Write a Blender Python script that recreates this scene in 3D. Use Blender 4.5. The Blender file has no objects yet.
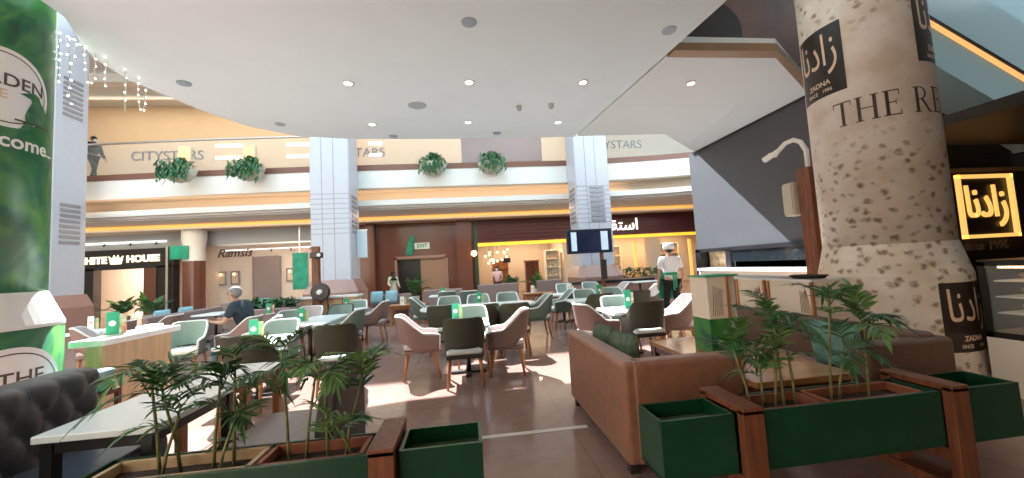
import bpy, bmesh, math, random
from mathutils import Vector, Matrix
random.seed(7)
SC = bpy.context.scene
COL = SC.collection
rad = math.radians

# ------------------------------------------------------------------ camera
F, EYE = 380.0, 1.55
PITCH, ROLL, YAW = rad(4.06), rad(3.2), rad(7.0)
fw = Vector((math.sin(YAW)*math.cos(PITCH), math.cos(YAW)*math.cos(PITCH), math.sin(PITCH)))
r0 = Vector((math.cos(YAW), -math.sin(YAW), 0))
u0 = r0.cross(fw)
RT = math.cos(ROLL)*r0 - math.sin(ROLL)*u0
UP = math.cos(ROLL)*u0 + math.sin(ROLL)*r0
cd = bpy.data.cameras.new('camera'); cam = bpy.data.objects.new('camera', cd); COL.objects.link(cam)
cd.sensor_width = 36; cd.lens = 36*F/1024; cd.clip_start = .05
cam.matrix_world = Matrix(((RT.x, UP.x, -fw.x, 0), (RT.y, UP.y, -fw.y, 0), (RT.z, UP.z, -fw.z, EYE), (0, 0, 0, 1)))
SC.camera = cam

# ------------------------------------------------------------------ light
SC.view_settings.view_transform = 'Standard'
SC.view_settings.look = 'None'
SC.view_settings.gamma = 1
SC.view_settings.use_curve_mapping = False
SC.view_settings.exposure = 0.17
W = bpy.data.worlds.new('sky'); SC.world = W; W.use_nodes = True
bg = W.node_tree.nodes['Background']
bg.inputs[0].default_value = (.66, .86, 1.0, 1); bg.inputs[1].default_value = 2.5
sd = bpy.data.lights.new('sun', 'SUN'); sd.energy = 24; sd.angle = rad(.8); sd.color = (.93, .97, 1)
sun = bpy.data.objects.new('sun', sd); COL.objects.link(sun)
sun.rotation_euler = Vector((.43, -1, -1.33)).to_track_quat('-Z', 'Y').to_euler(); sun.location = (-6, 14, 18)

def area(name, loc, direction, sx, sy, power, color=(1, .8, .55)):
    l = bpy.data.lights.new(name, 'AREA'); l.shape = 'RECTANGLE'; l.size = sx; l.size_y = sy
    l.energy = power; l.color = color
    o = bpy.data.objects.new(name, l); COL.objects.link(o); o.location = loc
    o.rotation_euler = Vector(direction).to_track_quat('-Z', 'Y').to_euler()
    return o

# ------------------------------------------------------------------ helpers
def ray(px, py):
    a = (px-512)/F; b = (239-py)/F
    return fw + a*RT + b*UP
def Pz(px, py, z):
    d = ray(px, py); t = (z-EYE)/d.z
    return Vector((d.x*t, d.y*t, z))
def Py(px, py, y):
    d = ray(px, py); t = y/d.y
    return Vector((d.x*t, y, EYE+d.z*t))
def Px(px, py, x):
    d = ray(px, py); t = x/d.x
    return Vector((x, d.y*t, EYE+d.z*t))

def root_loc(p):
    while p and p.parent: p = p.parent
    return p.location.copy() if p else Vector((0, 0, 0))

class MB:
    def __init__(s): s.v = []; s.f = []; s.uv = None
    def add(s, vs, fs):
        n = len(s.v); s.v += [Vector(q) for q in vs]; s.f += [tuple(i+n for i in q) for q in fs]; return s
    def box(s, a, b, M=None):
        x0, y0, z0 = a; x1, y1, z1 = b
        vs = [Vector(q) for q in ((x0,y0,z0),(x1,y0,z0),(x1,y1,z0),(x0,y1,z0),(x0,y0,z1),(x1,y0,z1),(x1,y1,z1),(x0,y1,z1))]
        if M is not None: vs = [M @ q for q in vs]
        return s.add(vs, [(0,3,2,1),(4,5,6,7),(0,1,5,4),(1,2,6,5),(2,3,7,6),(3,0,4,7)])
    def hexa(s, vs):
        return s.add(vs, [(0,3,2,1),(4,5,6,7),(0,1,5,4),(1,2,6,5),(2,3,7,6),(3,0,4,7)])
    def prism(s, poly, z0, z1, mp=None):
        n = len(poly); mp = mp or (lambda x, y, z: Vector((x, y, z)))
        vs = [mp(p[0], p[1], z0) for p in poly]+[mp(p[0], p[1], z1) for p in poly]
        fs = [tuple(reversed(range(n))), tuple(range(n, 2*n))]+[(i, (i+1) % n, n+(i+1) % n, n+i) for i in range(n)]
        return s.add(vs, fs)
    def tube(s, path, r, n=8, cap=True):
        path = [Vector(p) for p in path]; rs = r if isinstance(r, (list, tuple)) else [r]*len(path)
        vs = []; fs = []; prev = None
        for i, p in enumerate(path):
            d = (path[min(i+1, len(path)-1)]-path[max(i-1, 0)]).normalized()
            if prev is None:
                a = d.orthogonal().normalized()
            else:
                a = prev-d*prev.dot(d); a = a.normalized() if a.length > 1e-6 else d.orthogonal().normalized()
            prev = a; b = d.cross(a)
            for k in range(n):
                t = 2*math.pi*k/n; vs.append(p+rs[i]*(a*math.cos(t)+b*math.sin(t)))
        for i in range(len(path)-1):
            for k in range(n):
                k2 = (k+1) % n; fs.append((i*n+k, i*n+k2, (i+1)*n+k2, (i+1)*n+k))
        if cap: fs += [tuple(reversed(range(n))), tuple(range((len(path)-1)*n, len(path)*n))]
        return s.add(vs, fs)
    def lathe(s, prof, c=(0, 0, 0), n=32, a0=0, a1=2*math.pi, sy=1.0):
        c = Vector(c); vs = []; fs = []; full = abs(a1-a0-2*math.pi) < 1e-6; m = n if full else n+1
        for r, z in prof:
            for k in range(m):
                t = a0+(a1-a0)*k/n; vs.append(c+Vector((r*math.cos(t), sy*r*math.sin(t), z)))
        for i in range(len(prof)-1):
            for k in range(n):
                k2 = (k+1) % m if full else k+1
                fs.append((i*m+k, i*m+k2, (i+1)*m+k2, (i+1)*m+k))
        if full:
            if prof[0][0] > 1e-4: fs.append(tuple(reversed(range(m))))
            if prof[-1][0] > 1e-4: fs.append(tuple(range((len(prof)-1)*m, len(prof)*m)))
        return s.add(vs, fs)
    def ball(s, c, r, n=10, m=6, sc=(1, 1, 1)):
        c = Vector(c); vs = []; fs = []
        for i in range(m+1):
            ph = math.pi*i/m
            for k in range(n):
                t = 2*math.pi*k/n
                vs.append(c+Vector((r*sc[0]*math.sin(ph)*math.cos(t), r*sc[1]*math.sin(ph)*math.sin(t), -r*sc[2]*math.cos(ph))))
        for i in range(m):
            for k in range(n):
                k2 = (k+1) % n; fs.append((i*n+k, i*n+k2, (i+1)*n+k2, (i+1)*n+k))
        return s.add(vs, fs)
    def grid(s, rows):
        n = len(rows[0]); vs = [q for r_ in rows for q in r_]; fs = []
        for i in range(len(rows)-1):
            for k in range(n-1): fs.append((i*n+k, i*n+k+1, (i+1)*n+k+1, (i+1)*n+k))
        return s.add(vs, fs)
    def map(s, fn): s.v = [Vector(fn(q)) for q in s.v]; return s
    def build(s, name, mat, parent=None, smooth=False, bevel=0, seg=2, recalc=True):
        me = bpy.data.meshes.new(name); L = root_loc(parent)
        me.from_pydata([q-L for q in s.v], [], s.f)
        bm = bmesh.new(); bm.from_mesh(me); bmesh.ops.remove_doubles(bm, verts=bm.verts, dist=1e-5)
        if recalc: bmesh.ops.recalc_face_normals(bm, faces=bm.faces)
        bm.to_mesh(me); bm.free()
        if smooth: me.polygons.foreach_set('use_smooth', [True]*len(me.polygons))
        o = bpy.data.objects.new(name, me); COL.objects.link(o)
        if mat: me.materials.append(mat)
        if parent: o.parent = parent
        if bevel:
            b = o.modifiers.new('Bevel', 'BEVEL'); b.width = bevel; b.segments = seg; b.limit_method = 'ANGLE'; b.angle_limit = rad(40)
            if smooth is None or seg > 2:
                me.polygons.foreach_set('use_smooth', [True]*len(me.polygons))
                w = o.modifiers.new('Weighted', 'WEIGHTED_NORMAL'); w.keep_sharp = True
        return o

def tag(o, label, cat, group=None, kind=None):
    o['label'] = label; o['category'] = cat
    if group: o['group'] = group
    if kind: o['kind'] = kind
    return o
def thing(name, label, cat, loc=(0, 0, 0), group=None, kind='thing'):
    o = bpy.data.objects.new(name, None); COL.objects.link(o); o.location = loc; o.empty_display_size = .1
    return tag(o, label, cat, group, kind)
def struct(o):
    o['kind'] = 'structure'; return o
def copy_tree(o, parent=None):
    c = o.copy(); COL.objects.link(c); c.parent = parent
    for ch in list(o.children): copy_tree(ch, c)
    return c
def place(proto, used, loc, rz=0, label=None, group=None):
    """first call moves the prototype, later calls copy it with all its parts"""
    if used.get(proto.name): o = copy_tree(proto)
    else: o = proto; used[proto.name] = True
    o.location = loc; o.rotation_euler = (0, 0, rz)
    if label: o['label'] = label
    if group: o['group'] = group
    return o
USED = {}

def letters(body, size, depth=.01, bold=0.0, align='CENTER', shear=0):
    c = bpy.data.curves.new('t', 'FONT'); c.body = body; c.size = size; c.extrude = depth/2; c.offset = bold
    c.align_x = align; c.align_y = 'CENTER'; c.shear = shear; c.resolution_u = 4
    o = bpy.data.objects.new('t', c); COL.objects.link(o); bpy.context.view_layer.update()
    me = bpy.data.meshes.new_from_object(o.evaluated_get(bpy.context.evaluated_depsgraph_get()))
    m = MB(); m.v = [v.co.copy() for v in me.vertices]; m.f = [tuple(p.vertices) for p in me.polygons]
    bpy.data.objects.remove(o); bpy.data.curves.remove(c); bpy.data.meshes.remove(me)
    return m
def face_y(x, y, z):          # lettering on a surface that looks towards -Y
    return lambda q: Vector((x+q.x, y-q.z, z+q.y))
def face_mx(x, y, z):         # on a surface that looks towards -X
    return lambda q: Vector((x-q.z, y-q.x, z+q.y))
def on_cyl(cx, cy, r, a0, z): # wrapped round a column
    return lambda q: Vector((cx+(r+q.z)*math.cos(a0+q.x/r), cy+(r+q.z)*math.sin(a0+q.x/r), z+q.y))
def subdiv(m, step):          # cut long faces so that they bend smoothly
    me = bpy.data.meshes.new('x'); me.from_pydata(m.v, [], m.f); bm = bmesh.new(); bm.from_mesh(me)
    bmesh.ops.triangulate(bm, faces=[f for f in bm.faces if len(f.verts) > 4])
    xs = [v.co.x for v in bm.verts]; x = min(xs)+step
    while x < max(xs):
        bmesh.ops.bisect_plane(bm, geom=bm.verts[:]+bm.edges[:]+bm.faces[:], plane_co=(x, 0, 0), plane_no=(1, 0, 0)); x += step
    bm.verts.index_update(); m.v = [v.co.copy() for v in bm.verts]; m.f = [tuple(v.index for v in f.verts) for f in bm.faces]
    bm.free(); bpy.data.meshes.remove(me); return m

# ------------------------------------------------------------------ materials
def mat(name, col, rough=.5, metal=0, noise=0, scale=20, col2=None, bump=0, spec=.5, emit=None, est=0, trans=0, alpha=1, detail=3, stretch=None, coat=0):
    m = bpy.data.materials.new(name); m.use_nodes = True; nt = m.node_tree; b = nt.nodes['Principled BSDF']
    b.inputs['Base Color'].default_value = (*col, 1); b.inputs['Roughness'].default_value = rough
    b.inputs['Metallic'].default_value = metal; b.inputs['Specular IOR Level'].default_value = spec
    if coat: b.inputs['Coat Weight'].default_value = coat; b.inputs['Coat Roughness'].default_value = .08
    if trans: b.inputs['Transmission Weight'].default_value = trans
    if alpha < 1: b.inputs['Alpha'].default_value = alpha
    if emit: b.inputs['Emission Color'].default_value = (*emit, 1); b.inputs['Emission Strength'].default_value = est
    if noise or bump:
        tc = nt.nodes.new('ShaderNodeTexCoord'); mp = nt.nodes.new('ShaderNodeMapping')
        if stretch: mp.inputs['Scale'].default_value = stretch
        nz = nt.nodes.new('ShaderNodeTexNoise'); nz.inputs['Scale'].default_value = scale; nz.inputs['Detail'].default_value = detail
        nt.links.new(tc.outputs['Object'], mp.inputs[0]); nt.links.new(mp.outputs[0], nz.inputs[0])
        if noise:
            rp = nt.nodes.new('ShaderNodeValToRGB'); rp.color_ramp.elements[0].position = .3; rp.color_ramp.elements[1].position = .7
            c2 = col2 or tuple(min(1, c*(1+noise)) for c in col)
            c1 = col if col2 else tuple(c*(1-noise) for c in col)
            rp.color_ramp.elements[0].color = (*c1, 1); rp.color_ramp.elements[1].color = (*c2, 1)
            nt.links.new(nz.outputs[0], rp.inputs[0]); nt.links.new(rp.outputs[0], b.inputs['Base Color'])
        if bump:
            bp = nt.nodes.new('ShaderNodeBump'); bp.inputs['Strength'].default_value = bump; bp.inputs['Distance'].default_value = .01
            nt.links.new(nz.outputs[0], bp.inputs['Height']); nt.links.new(bp.outputs[0], b.inputs['Normal'])
    return m
M = {}
def mm(key, *a, **k): M[key] = mat(key, *a, **k); return M[key]
mm('canopy_white', (.74, .82, .84), .7, noise=.015, scale=2)
mm('ceiling_white', (.72, .77, .77), .7)
mm('cream_wall', (.60, .45, .29), .6, noise=.03, scale=1.5)
mm('cream_paint', (.78, .74, .64), .6)
mm('fascia_white', (.82, .82, .78), .5)
mm('trim_brown', (.20, .09, .06), .4)
mm('bronze', (.33, .22, .13), .45, metal=.3)
mm('column_stone', (.54, .56, .62), .35, noise=.02, scale=5)
mm('louvre', (.30, .32, .36), .4, metal=.4)
mm('granite_pink', (.36, .21, .17), .25, noise=.25, scale=60)
mm('granite_brown', (.16, .065, .042), .18, noise=.3, scale=40)
mm('black_panel', (.018, .018, .022), .3)
mm('dark_panel', (.075, .078, .088), .55, noise=.03, scale=3)
mm('dark_void', (.03, .022, .018), .5)
mm('brown_gloss', (.15, .07, .045), .45, noise=.3, scale=1.5)
mm('shutter_red', (.09, .02, .022), .4)
mm('wood', (.30, .115, .035), .4, noise=.35, scale=6, stretch=(3, 3, .5))
mm('wood_leg', (.42, .17, .055), .4, noise=.25, scale=10, stretch=(3, 3, .5))
mm('wood_top', (.44, .19, .07), .16, noise=.25, scale=5, stretch=(.6, 6, 3), coat=.3)
mm('wood_dark', (.10, .025, .014), .35, noise=.3, scale=8)
mm('wood_post', (.18, .06, .025), .45, noise=.35, scale=7, stretch=(4, 4, .4))
mm('wood_light', (.58, .40, .23), .45, noise=.12, scale=5, stretch=(4, 4, .5))
mm('olive', (.055, .055, .036), .85, noise=.2, scale=90, bump=.2)
mm('green_fab', (.13, .17, .14), .85, noise=.15, scale=90, bump=.2)
mm('mint_fab', (.28, .36, .32), .85, noise=.12, scale=90)
mm('taupe', (.25, .165, .14), .8, noise=.12, scale=90, bump=.2)
mm('pink_pale', (.62, .54, .53), .85, noise=.08, scale=90)
mm('piping', (.76, .74, .72), .7)
mm('seat_white', (.74, .78, .76), .75)
mm('leg_dark', (.03, .025, .02), .5)
mm('table_white', (.78, .84, .83), .25)
mm('marble_white', (.80, .80, .77), .2, noise=.03, scale=4)
mm('metal_dark', (.05, .05, .05), .35, metal=.7)
mm('metal', (.6, .6, .6), .3, metal=.9)
mm('leather', (.27, .125, .075), .38, noise=.15, scale=14, bump=.15)
mm('leather_dark', (.05, .038, .024), .5, noise=.2, scale=14, bump=.15)
mm('bench_taupe', (.26, .19, .175), .8, noise=.1, scale=60, bump=.2)
mm('bench_brown', (.15, .085, .055), .6, noise=.15, scale=40, bump=.2)
mm('seat_grey', (.28, .245, .22), .6, noise=.12, scale=7, stretch=(1, .3, 1))
mm('tufted', (.085, .085, .09), .42, noise=.12, scale=30)
mm('navy', (.09, .13, .19), .3, noise=.2, scale=9, stretch=(1, .3, 1))
mm('cushion_green', (.09, .13, .09), .9, noise=.35, scale=25, bump=.3)
mm('cushion_mint', (.16, .32, .29), .85, noise=.15, scale=30, bump=.2)
mm('cushion_blue', (.24, .42, .47), .85, noise=.15, scale=30)
mm('planter_green', (.005, .052, .021), .28, noise=.12, scale=5)
mm('terracotta', (.30, .10, .05), .6, noise=.15, scale=12)
mm('soil', (.045, .03, .02), .95, noise=.5, scale=40, bump=.8)
mm('felt', (.03, .06, .015), .95, noise=.3, scale=60, bump=.5)
mm('leaf', (.035, .115, .028), .42, noise=.45, scale=9)
mm('leaf_light', (.10, .20, .045), .42, noise=.4, scale=9)
mm('leaf_far', (.05, .16, .06), .5, noise=.5, scale=14)
mm('stem', (.20, .20, .07), .5, noise=.3, scale=20)
mm('card_green', (.03, .36, .19), .45)
mm('card_white', (.85, .88, .84), .5)
mm('card_mixed', (.80, .55, .30), .5, noise=1, scale=14, col2=(.30, .55, .25), detail=1)
mm('card_red', (.72, .16, .08), .5, noise=1, scale=16, col2=(.85, .75, .6), detail=1)
mm('teal_banner', (.01, .30, .19), .5, noise=.3, scale=3)
mm('paper_cream', (.80, .70, .58), .6, noise=.02, scale=5)
mm('line_art', (.28, .16, .10), .7)
mm('letter_dark', (.05, .028, .02), .5)
mm('letter_brown', (.10, .075, .06), .5)
mm('letter_tan', (.75, .55, .38), .5)
mm('letter_white', (.9, .9, .88), .5)
mm('letter_lit', (.9, .86, .7), .5, emit=(1, .88, .66), est=1.1)
mm('letter_lit_white', (.95, .95, .95), .5, emit=(1, .97, .93), est=1.3)
mm('letter_gold', (.9, .55, .15), .5, emit=(1, .56, .14), est=.95)
mm('letter_dim', (.16, .13, .10), .5)
mm('logo_black', (.022, .014, .010), .4, noise=.3, scale=10)
mm('lamp_lit', (1, 1, .95), .5, emit=(1, .95, .85), est=6)
mm('lamp_warm', (1, .85, .6), .5, emit=(1, .66, .30), est=4)
mm('fairy', (1, 1, 1), .5, emit=(1, .97, .92), est=5)
mm('cove', (1, .6, .25), .5, emit=(1, .40, .07), est=.85)
mm('yellow_strip', (1, .7, .1), .5, emit=(1, .53, .02), est=.85)
mm('gold_strip', (1, .65, .25), .5, emit=(1, .52, .18), est=.75)
mm('chrome_ring', (.7, .7, .7), .3, metal=.8)
mm('vent_grey', (.40, .45, .48), .5)
mm('fitting_grey', (.34, .42, .48), .4)
mm('glass', (.9, .97, .96), .03, alpha=.10, spec=.6)
mm('glass_blue', (.55, .74, .78), .15)
mm('black_glass', (.012, .016, .02), .06, spec=.7)
mm('screen', (.01, .012, .03), .1, emit=(.015, .02, .06), est=.4)
mm('screen_white', (.5, .6, .7), .2, emit=(.55, .68, .8), est=.4)
mm('white_plastic', (.8, .79, .76), .4)
mm('cream_plastic', (.50, .45, .36), .5)
mm('skin', (.52, .30, .21), .55)
mm('hair_black', (.012, .010, .010), .6)
mm('hair_grey', (.23, .22, .22), .7)
mm('shirt_white', (.80, .83, .86), .8)
mm('shirt_navy', (.020, .035, .055), .8)
mm('jacket_dark', (.018, .022, .035), .7)
mm('jeans', (.16, .29, .43), .8)
mm('trousers_black', (.012, .012, .014), .8)
mm('shirt_pink', (.72, .45, .43), .8)
mm('dress', (.62, .62, .50), .8, noise=1, scale=9, col2=(.42, .58, .42))
mm('apron_green', (.02, .30, .16), .7)
mm('mask', (.80, .86, .90), .7)
mm('shoe', (.02, .02, .02), .4)
mm('basket', (.52, .50, .42), .8, noise=.3, scale=30, bump=.4)
mm('pot_white', (.6, .6, .56), .5)
mm('stucco_beige', (.62, .50, .38), .7)
mm('shelf_goods', (.75, .42, .16), .5, noise=1, scale=7, col2=(.35, .12, .04))
mm('goods_pale', (.70, .55, .36), .5, noise=1, scale=9, col2=(.35, .20, .10))
mm('threshold', (.62, .58, .48), .3)

def floor_mat():
    m = bpy.data.materials.new('floor_tiles'); m.use_nodes = True; nt = m.node_tree; b = nt.nodes['Principled BSDF']
    tc = nt.nodes.new('ShaderNodeTexCoord'); br = nt.nodes.new('ShaderNodeTexBrick'); nz = nt.nodes.new('ShaderNodeTexNoise')
    br.offset = 0; br.inputs['Scale'].default_value = 1; br.inputs['Brick Width'].default_value = .9; br.inputs['Row Height'].default_value = .9
    br.inputs['Mortar Size'].default_value = .006; br.inputs['Bias'].default_value = 0
    br.inputs['Color1'].default_value = (.33, .205, .17, 1); br.inputs['Color2'].default_value = (.31, .19, .155, 1); br.inputs['Mortar'].default_value = (.22, .155, .13, 1)
    nz.inputs['Scale'].default_value = 7; nz.inputs['Detail'].default_value = 6
    mx = nt.nodes.new('ShaderNodeMixRGB'); mx.blend_type = 'MULTIPLY'; mx.inputs[0].default_value = .35
    nt.links.new(tc.outputs['Object'], br.inputs[0]); nt.links.new(tc.outputs['Object'], nz.inputs[0])
    nt.links.new(br.outputs[0], mx.inputs[1]); nt.links.new(nz.outputs[0], mx.inputs[2]); nt.links.new(mx.outputs[0], b.inputs['Base Color'])
    b.inputs['Roughness'].default_value = .16; b.inputs['Specular IOR Level'].default_value = .45
    return m
def stone_wrap_mat():
    # printed travertine: pale stone with scattered brown pits, plus smooth pale sheet between z 2.85 and 4.2
    m = bpy.data.materials.new('stone_wrap'); m.use_nodes = True; nt = m.node_tree; b = nt.nodes['Principled BSDF']; L = nt.links
    tc = nt.nodes.new('ShaderNodeTexCoord'); mp = nt.nodes.new('ShaderNodeMapping'); mp.inputs['Scale'].default_value = (1, 1, 1.15)
    L.new(tc.outputs['Object'], mp.inputs[0])
    n1 = nt.nodes.new('ShaderNodeTexNoise'); n1.inputs['Scale'].default_value = 3; n1.inputs['Detail'].default_value = 5
    vo = nt.nodes.new('ShaderNodeTexVoronoi'); vo.inputs['Scale'].default_value = 9; vo.inputs['Randomness'].default_value = 1
    nd = nt.nodes.new('ShaderNodeTexNoise'); nd.inputs['Scale'].default_value = 14; nd.inputs['Detail'].default_value = 4
    ad = nt.nodes.new('ShaderNodeVectorMath'); ad.operation = 'MULTIPLY_ADD'; ad.inputs[1].default_value = (.09,)*3
    L.new(mp.outputs[0], n1.inputs[0]); L.new(mp.outputs[0], nd.inputs[0]); L.new(nd.outputs[1], ad.inputs[0]); L.new(mp.outputs[0], ad.inputs[2]); L.new(ad.outputs[0], vo.inputs[0])
    base = nt.nodes.new('ShaderNodeValToRGB'); e = base.color_ramp.elements
    e[0].position = .35; e[0].color = (.66, .57, .46, 1); e[1].position = .65; e[1].color = (.80, .74, .66, 1)
    L.new(n1.outputs[0], base.inputs[0])
    pit = nt.nodes.new('ShaderNodeValToRGB'); e = pit.color_ramp.elements
    e[0].position = .14; e[0].color = (1, 1, 1, 1); e[1].position = .42; e[1].color = (0, 0, 0, 1)
    L.new(vo.outputs['Distance'], pit.inputs[0])
    sx = nt.nodes.new('ShaderNodeSeparateXYZ'); L.new(tc.outputs['Object'], sx.inputs[0])
    band = nt.nodes.new('ShaderNodeValToRGB'); cr = band.color_ramp
    cr.elements[0].position = .0; cr.elements[0].color = (1, 1, 1, 1); cr.elements[1].position = 1; cr.elements[1].color = (1, 1, 1, 1)
    for p, v in ((.50, 1), (.60, .12), (.80, .05), (.87, .9)):
        q = cr.elements.new(p); q.color = (v, v, v, 1)
    dv = nt.nodes.new('ShaderNodeMath'); dv.operation = 'DIVIDE'; dv.inputs[1].default_value = 5
    L.new(sx.outputs[2], dv.inputs[0]); L.new(dv.outputs[0], band.inputs[0])
    mu = nt.nodes.new('ShaderNodeMath'); mu.operation = 'MULTIPLY'; L.new(pit.outputs[0], mu.inputs[0]); L.new(band.outputs[0], mu.inputs[1])
    mix = nt.nodes.new('ShaderNodeMixRGB'); mix.inputs[2].default_value = (.27, .18, .11, 1)
    L.new(mu.outputs[0], mix.inputs[0]); L.new(base.outputs[0], mix.inputs[1]); L.new(mix.outputs[0], b.inputs['Base Color'])
    b.inputs['Roughness'].default_value = .45
    return m
def leaf_wrap_mat():
    m = bpy.data.materials.new('leaf_wrap'); m.use_nodes = True; nt = m.node_tree; b = nt.nodes['Principled BSDF']; L = nt.links
    tc = nt.nodes.new('ShaderNodeTexCoord'); n1 = nt.nodes.new('ShaderNodeTexNoise'); n1.inputs['Scale'].default_value = 1.6; n1.inputs['Detail'].default_value = 3; n1.inputs['Distortion'].default_value = 1.2
    vo = nt.nodes.new('ShaderNodeTexVoronoi'); vo.inputs['Scale'].default_value = 3.2; vo.feature = 'SMOOTH_F1'
    L.new(tc.outputs['Object'], n1.inputs[0]); L.new(n1.outputs[1], vo.inputs[0])
    rp = nt.nodes.new('ShaderNodeValToRGB'); cr = rp.color_ramp
    cr.elements[0].position = .10; cr.elements[0].color = (.004, .075, .028, 1); cr.elements[1].position = .62; cr.elements[1].color = (.09, .30, .05, 1)
    q = cr.elements.new(.36); q.color = (.008, .14, .055, 1)
    L.new(vo.outputs['Distance'], rp.inputs[0]); L.new(rp.outputs[0], b.inputs['Base Color']); b.inputs['Roughness'].default_value = .3
    return m
M['floor'] = floor_mat(); M['stone_wrap'] = stone_wrap_mat(); M['leaf_wrap'] = leaf_wrap_mat()

# ------------------------------------------------------------------ the setting
struct(MB().box((-23, -5, -.2), (16, 26, 0)).build('floor', M['floor']))
struct(MB().box((-1.0, 3.58, 0), (1.06, 3.64, .004)).build('trim_1', M['threshold']))
# canopy with a rounded far-left corner
can = [(-3.98, -5), (-3.98, 3.7), (-4.04, 4.3), (-4.28, 4.72), (-4.46, 5.1), (-4.50, 5.64), (-4.24, 6.65), (-3.88, 7.40), (-3.25, 7.95), (-2.2, 8.16), (-.87, 8.22), (1.15, 8.25), (2.30, 8.22), (2.56, 8.22), (3.05, 3.75), (3.05, -5)]
struct(MB().prism(can, 4.4, 4.75).build('ceiling', M['canopy_white']))
c2 = [(2.60, 8.20), (4.70, 8.12), (6.50, 9.70), (6.50, 6.14), (4.70, 4.90), (2.97, 4.90)]
struct(MB().prism(c2, 4.405, 4.7).build('ceiling_soffit', M['ceiling_white']))
struct(MB().prism([(2.98, 4.72), (4.52, 4.70), (4.66, 4.88), (2.97, 4.895)], 4.385, 4.50).prism([(4.52, 4.70), (6.55, 6.0), (6.52, 6.16), (4.66, 4.88)], 4.385, 4.50).build('trim_2', M['bronze']))
# joints of the white soffit
struct(MB().box((2.9, 6.55, 4.402), (5.4, 6.56, 4.405)).hexa([(5.38,6.55,4.398),(5.4,6.55,4.398),(5.82,8.95,4.398),(5.8,8.95,4.398),(5.38,6.55,4.404),(5.4,6.55,4.404),(5.82,8.95,4.404),(5.8,8.95,4.404)]).build('trim_3', M['ceiling_white']))
# upper roof of the mall with the skylight gap
roof = [(-23, 15.2), (1.2, 15.2), (1.2, 17.4), (16, 17.4), (16, 26), (-23, 26)]
struct(MB().prism(roof, 11.16, 11.5).build('ceiling_upper', M['ceiling_white']))
struct(MB().box((-4.5, -5, 8.6), (8.0, 8.3, 8.9)).box((8.0, 6.2, 8.6), (16, 8.3, 8.9)).box((8, -5, 8.6), (16, 1, 8.9)).build('roof', M['ceiling_white']))  # unseen roof; gap over the escalator cut so sky light reaches it
struct(MB().box((6.7, -5, 3.15), (16, 5.3, 3.3)).build('ceiling_shop', M['dark_void']))
struct(MB().box((-23, 18.4, 10.75), (16, 18.9, 11.16)).box((-23, 20.6, 10.95), (16, 20.8, 11.16)).build('trim_4', M['fascia_white']))
# side and rear enclosure
struct(MB().box((-23.2, -5, 0), (-23, 26, 11.5)).build('wall_left', M['cream_wall']))
struct(MB().box((-23, 25.8, 0), (16, 26, 11.5)).build('wall_far', M['cream_wall']))
struct(MB().box((-23, -5.2, 0), (16, -5, 8.6)).build('wall_back', M['stucco_beige']))
struct(MB().box((15.8, -5, 0), (16, 26, 11.5)).build('wall_east', M['dark_void']))
# dark grey panel wall on the right, hung over the food counter
struct(MB().box((6.40, 6.1, 1.70), (6.62, 9.92, 4.42)).build('wall_right', M['dark_panel']))
struct(MB().box((6.37, 6.1, 4.36), (6.41, 9.7, 4.41)).box((6.36, 6.1, 1.63), (6.62, 9.93, 1.72)).build('trim_5', M['black_panel']))
struct(MB().box((6.6, 9.7, 4.7), (16, 9.92, 8.6)).box((6.6, 9.7, 0), (6.8, 9.9, 4.7)).build('wall_upper_right', M['ceiling_white']))
struct(MB().box((6.6, 9.72, 0), (16, 9.9, 4.7)).build('wall_side', M['dark_void']))
struct(MB().box((6.62, 5.6, 3.1), (16, 9.7, 3.3)).build('ceiling_right', M['dark_void']))
struct(MB().box((7.0, 5.62, 0), (16, 5.8, 3.1)).build('wall_shop', M['dark_void']))
struct(MB().box((6.75, 5.50, 2.72), (16, 5.62, 2.80)).build('trim_6', M['bronze']))
struct(MB().box((6.4, 6.0, 4.72), (16, 6.1, 8.6)).build('wall_upper_front', M['brown_gloss']))
# dark arched panel on the upper floor, seen past the bronze edge
arch = [(-.75, 0), (.75, 0), (.75, .5)]+[(.75*math.cos(rad(a)), .5+.55*math.sin(rad(a))) for a in range(15, 166, 15)]+[(-.75, .5)]
struct(MB().box((2.5, 5.6, 4.7), (6.4, 5.75, 8.6)).build('wall_upper_panel', M['brown_gloss']))
struct(MB().prism(arch, 0, .03, lambda x, y, z: Vector((4.0+x, 5.6-z, 4.78+y))).build('trim_7', M['dark_void']))

# balcony ring, upper floor and what is under it
path = [(-23, 16.9), (-14.8, 16.65), (-10.4, 16.25), (-6.3, 16.02), (-2, 15.95), (2, 15.95), (5, 15.95), (8.5, 15.4), (10.5, 14.9), (16, 13.6)]
def along(off, z0, z1, th):
    m = MB()
    for (a, b), (c, d) in zip(path[:-1], path[1:]):
        m.hexa([(a, b+off, z0), (c, d+off, z0), (c, d+off+th, z0), (a, b+off+th, z0), (a, b+off, z1), (c, d+off, z1), (c, d+off+th, z1), (a, b+off+th, z1)])
    return m
struct(along(0, 5.05, 5.79, .25).build('wall_balcony', M['fascia_white']))
struct(along(-.03, 5.79, 6.02, .3).build('trim_8', M['trim_brown']))
struct(along(.05, 5.0, 5.049, .9).build('trim_20', M['stucco_beige']))
struct(along(.75, 4.5, 5.0, .2).build('trim_9', M['stucco_beige']))
struct(along(.15, 4.36, 4.58, .5).build('trim_10', M['fascia_white']))
struct(along(.40, 4.28, 4.36, .3).build('trim_11', M['ceiling_white']))
struct(along(.26, 5.7, 6.0, 9).build('floor_upper', M['trim_brown']))
struct(along(.6, 4.24, 4.36, 8).build('ceiling_arcade', M['ceiling_white']))
struct(MB().box((-23, 18.6, 4.02), (16, 18.9, 4.24)).build('trim_12', M['cream_paint']))
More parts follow.
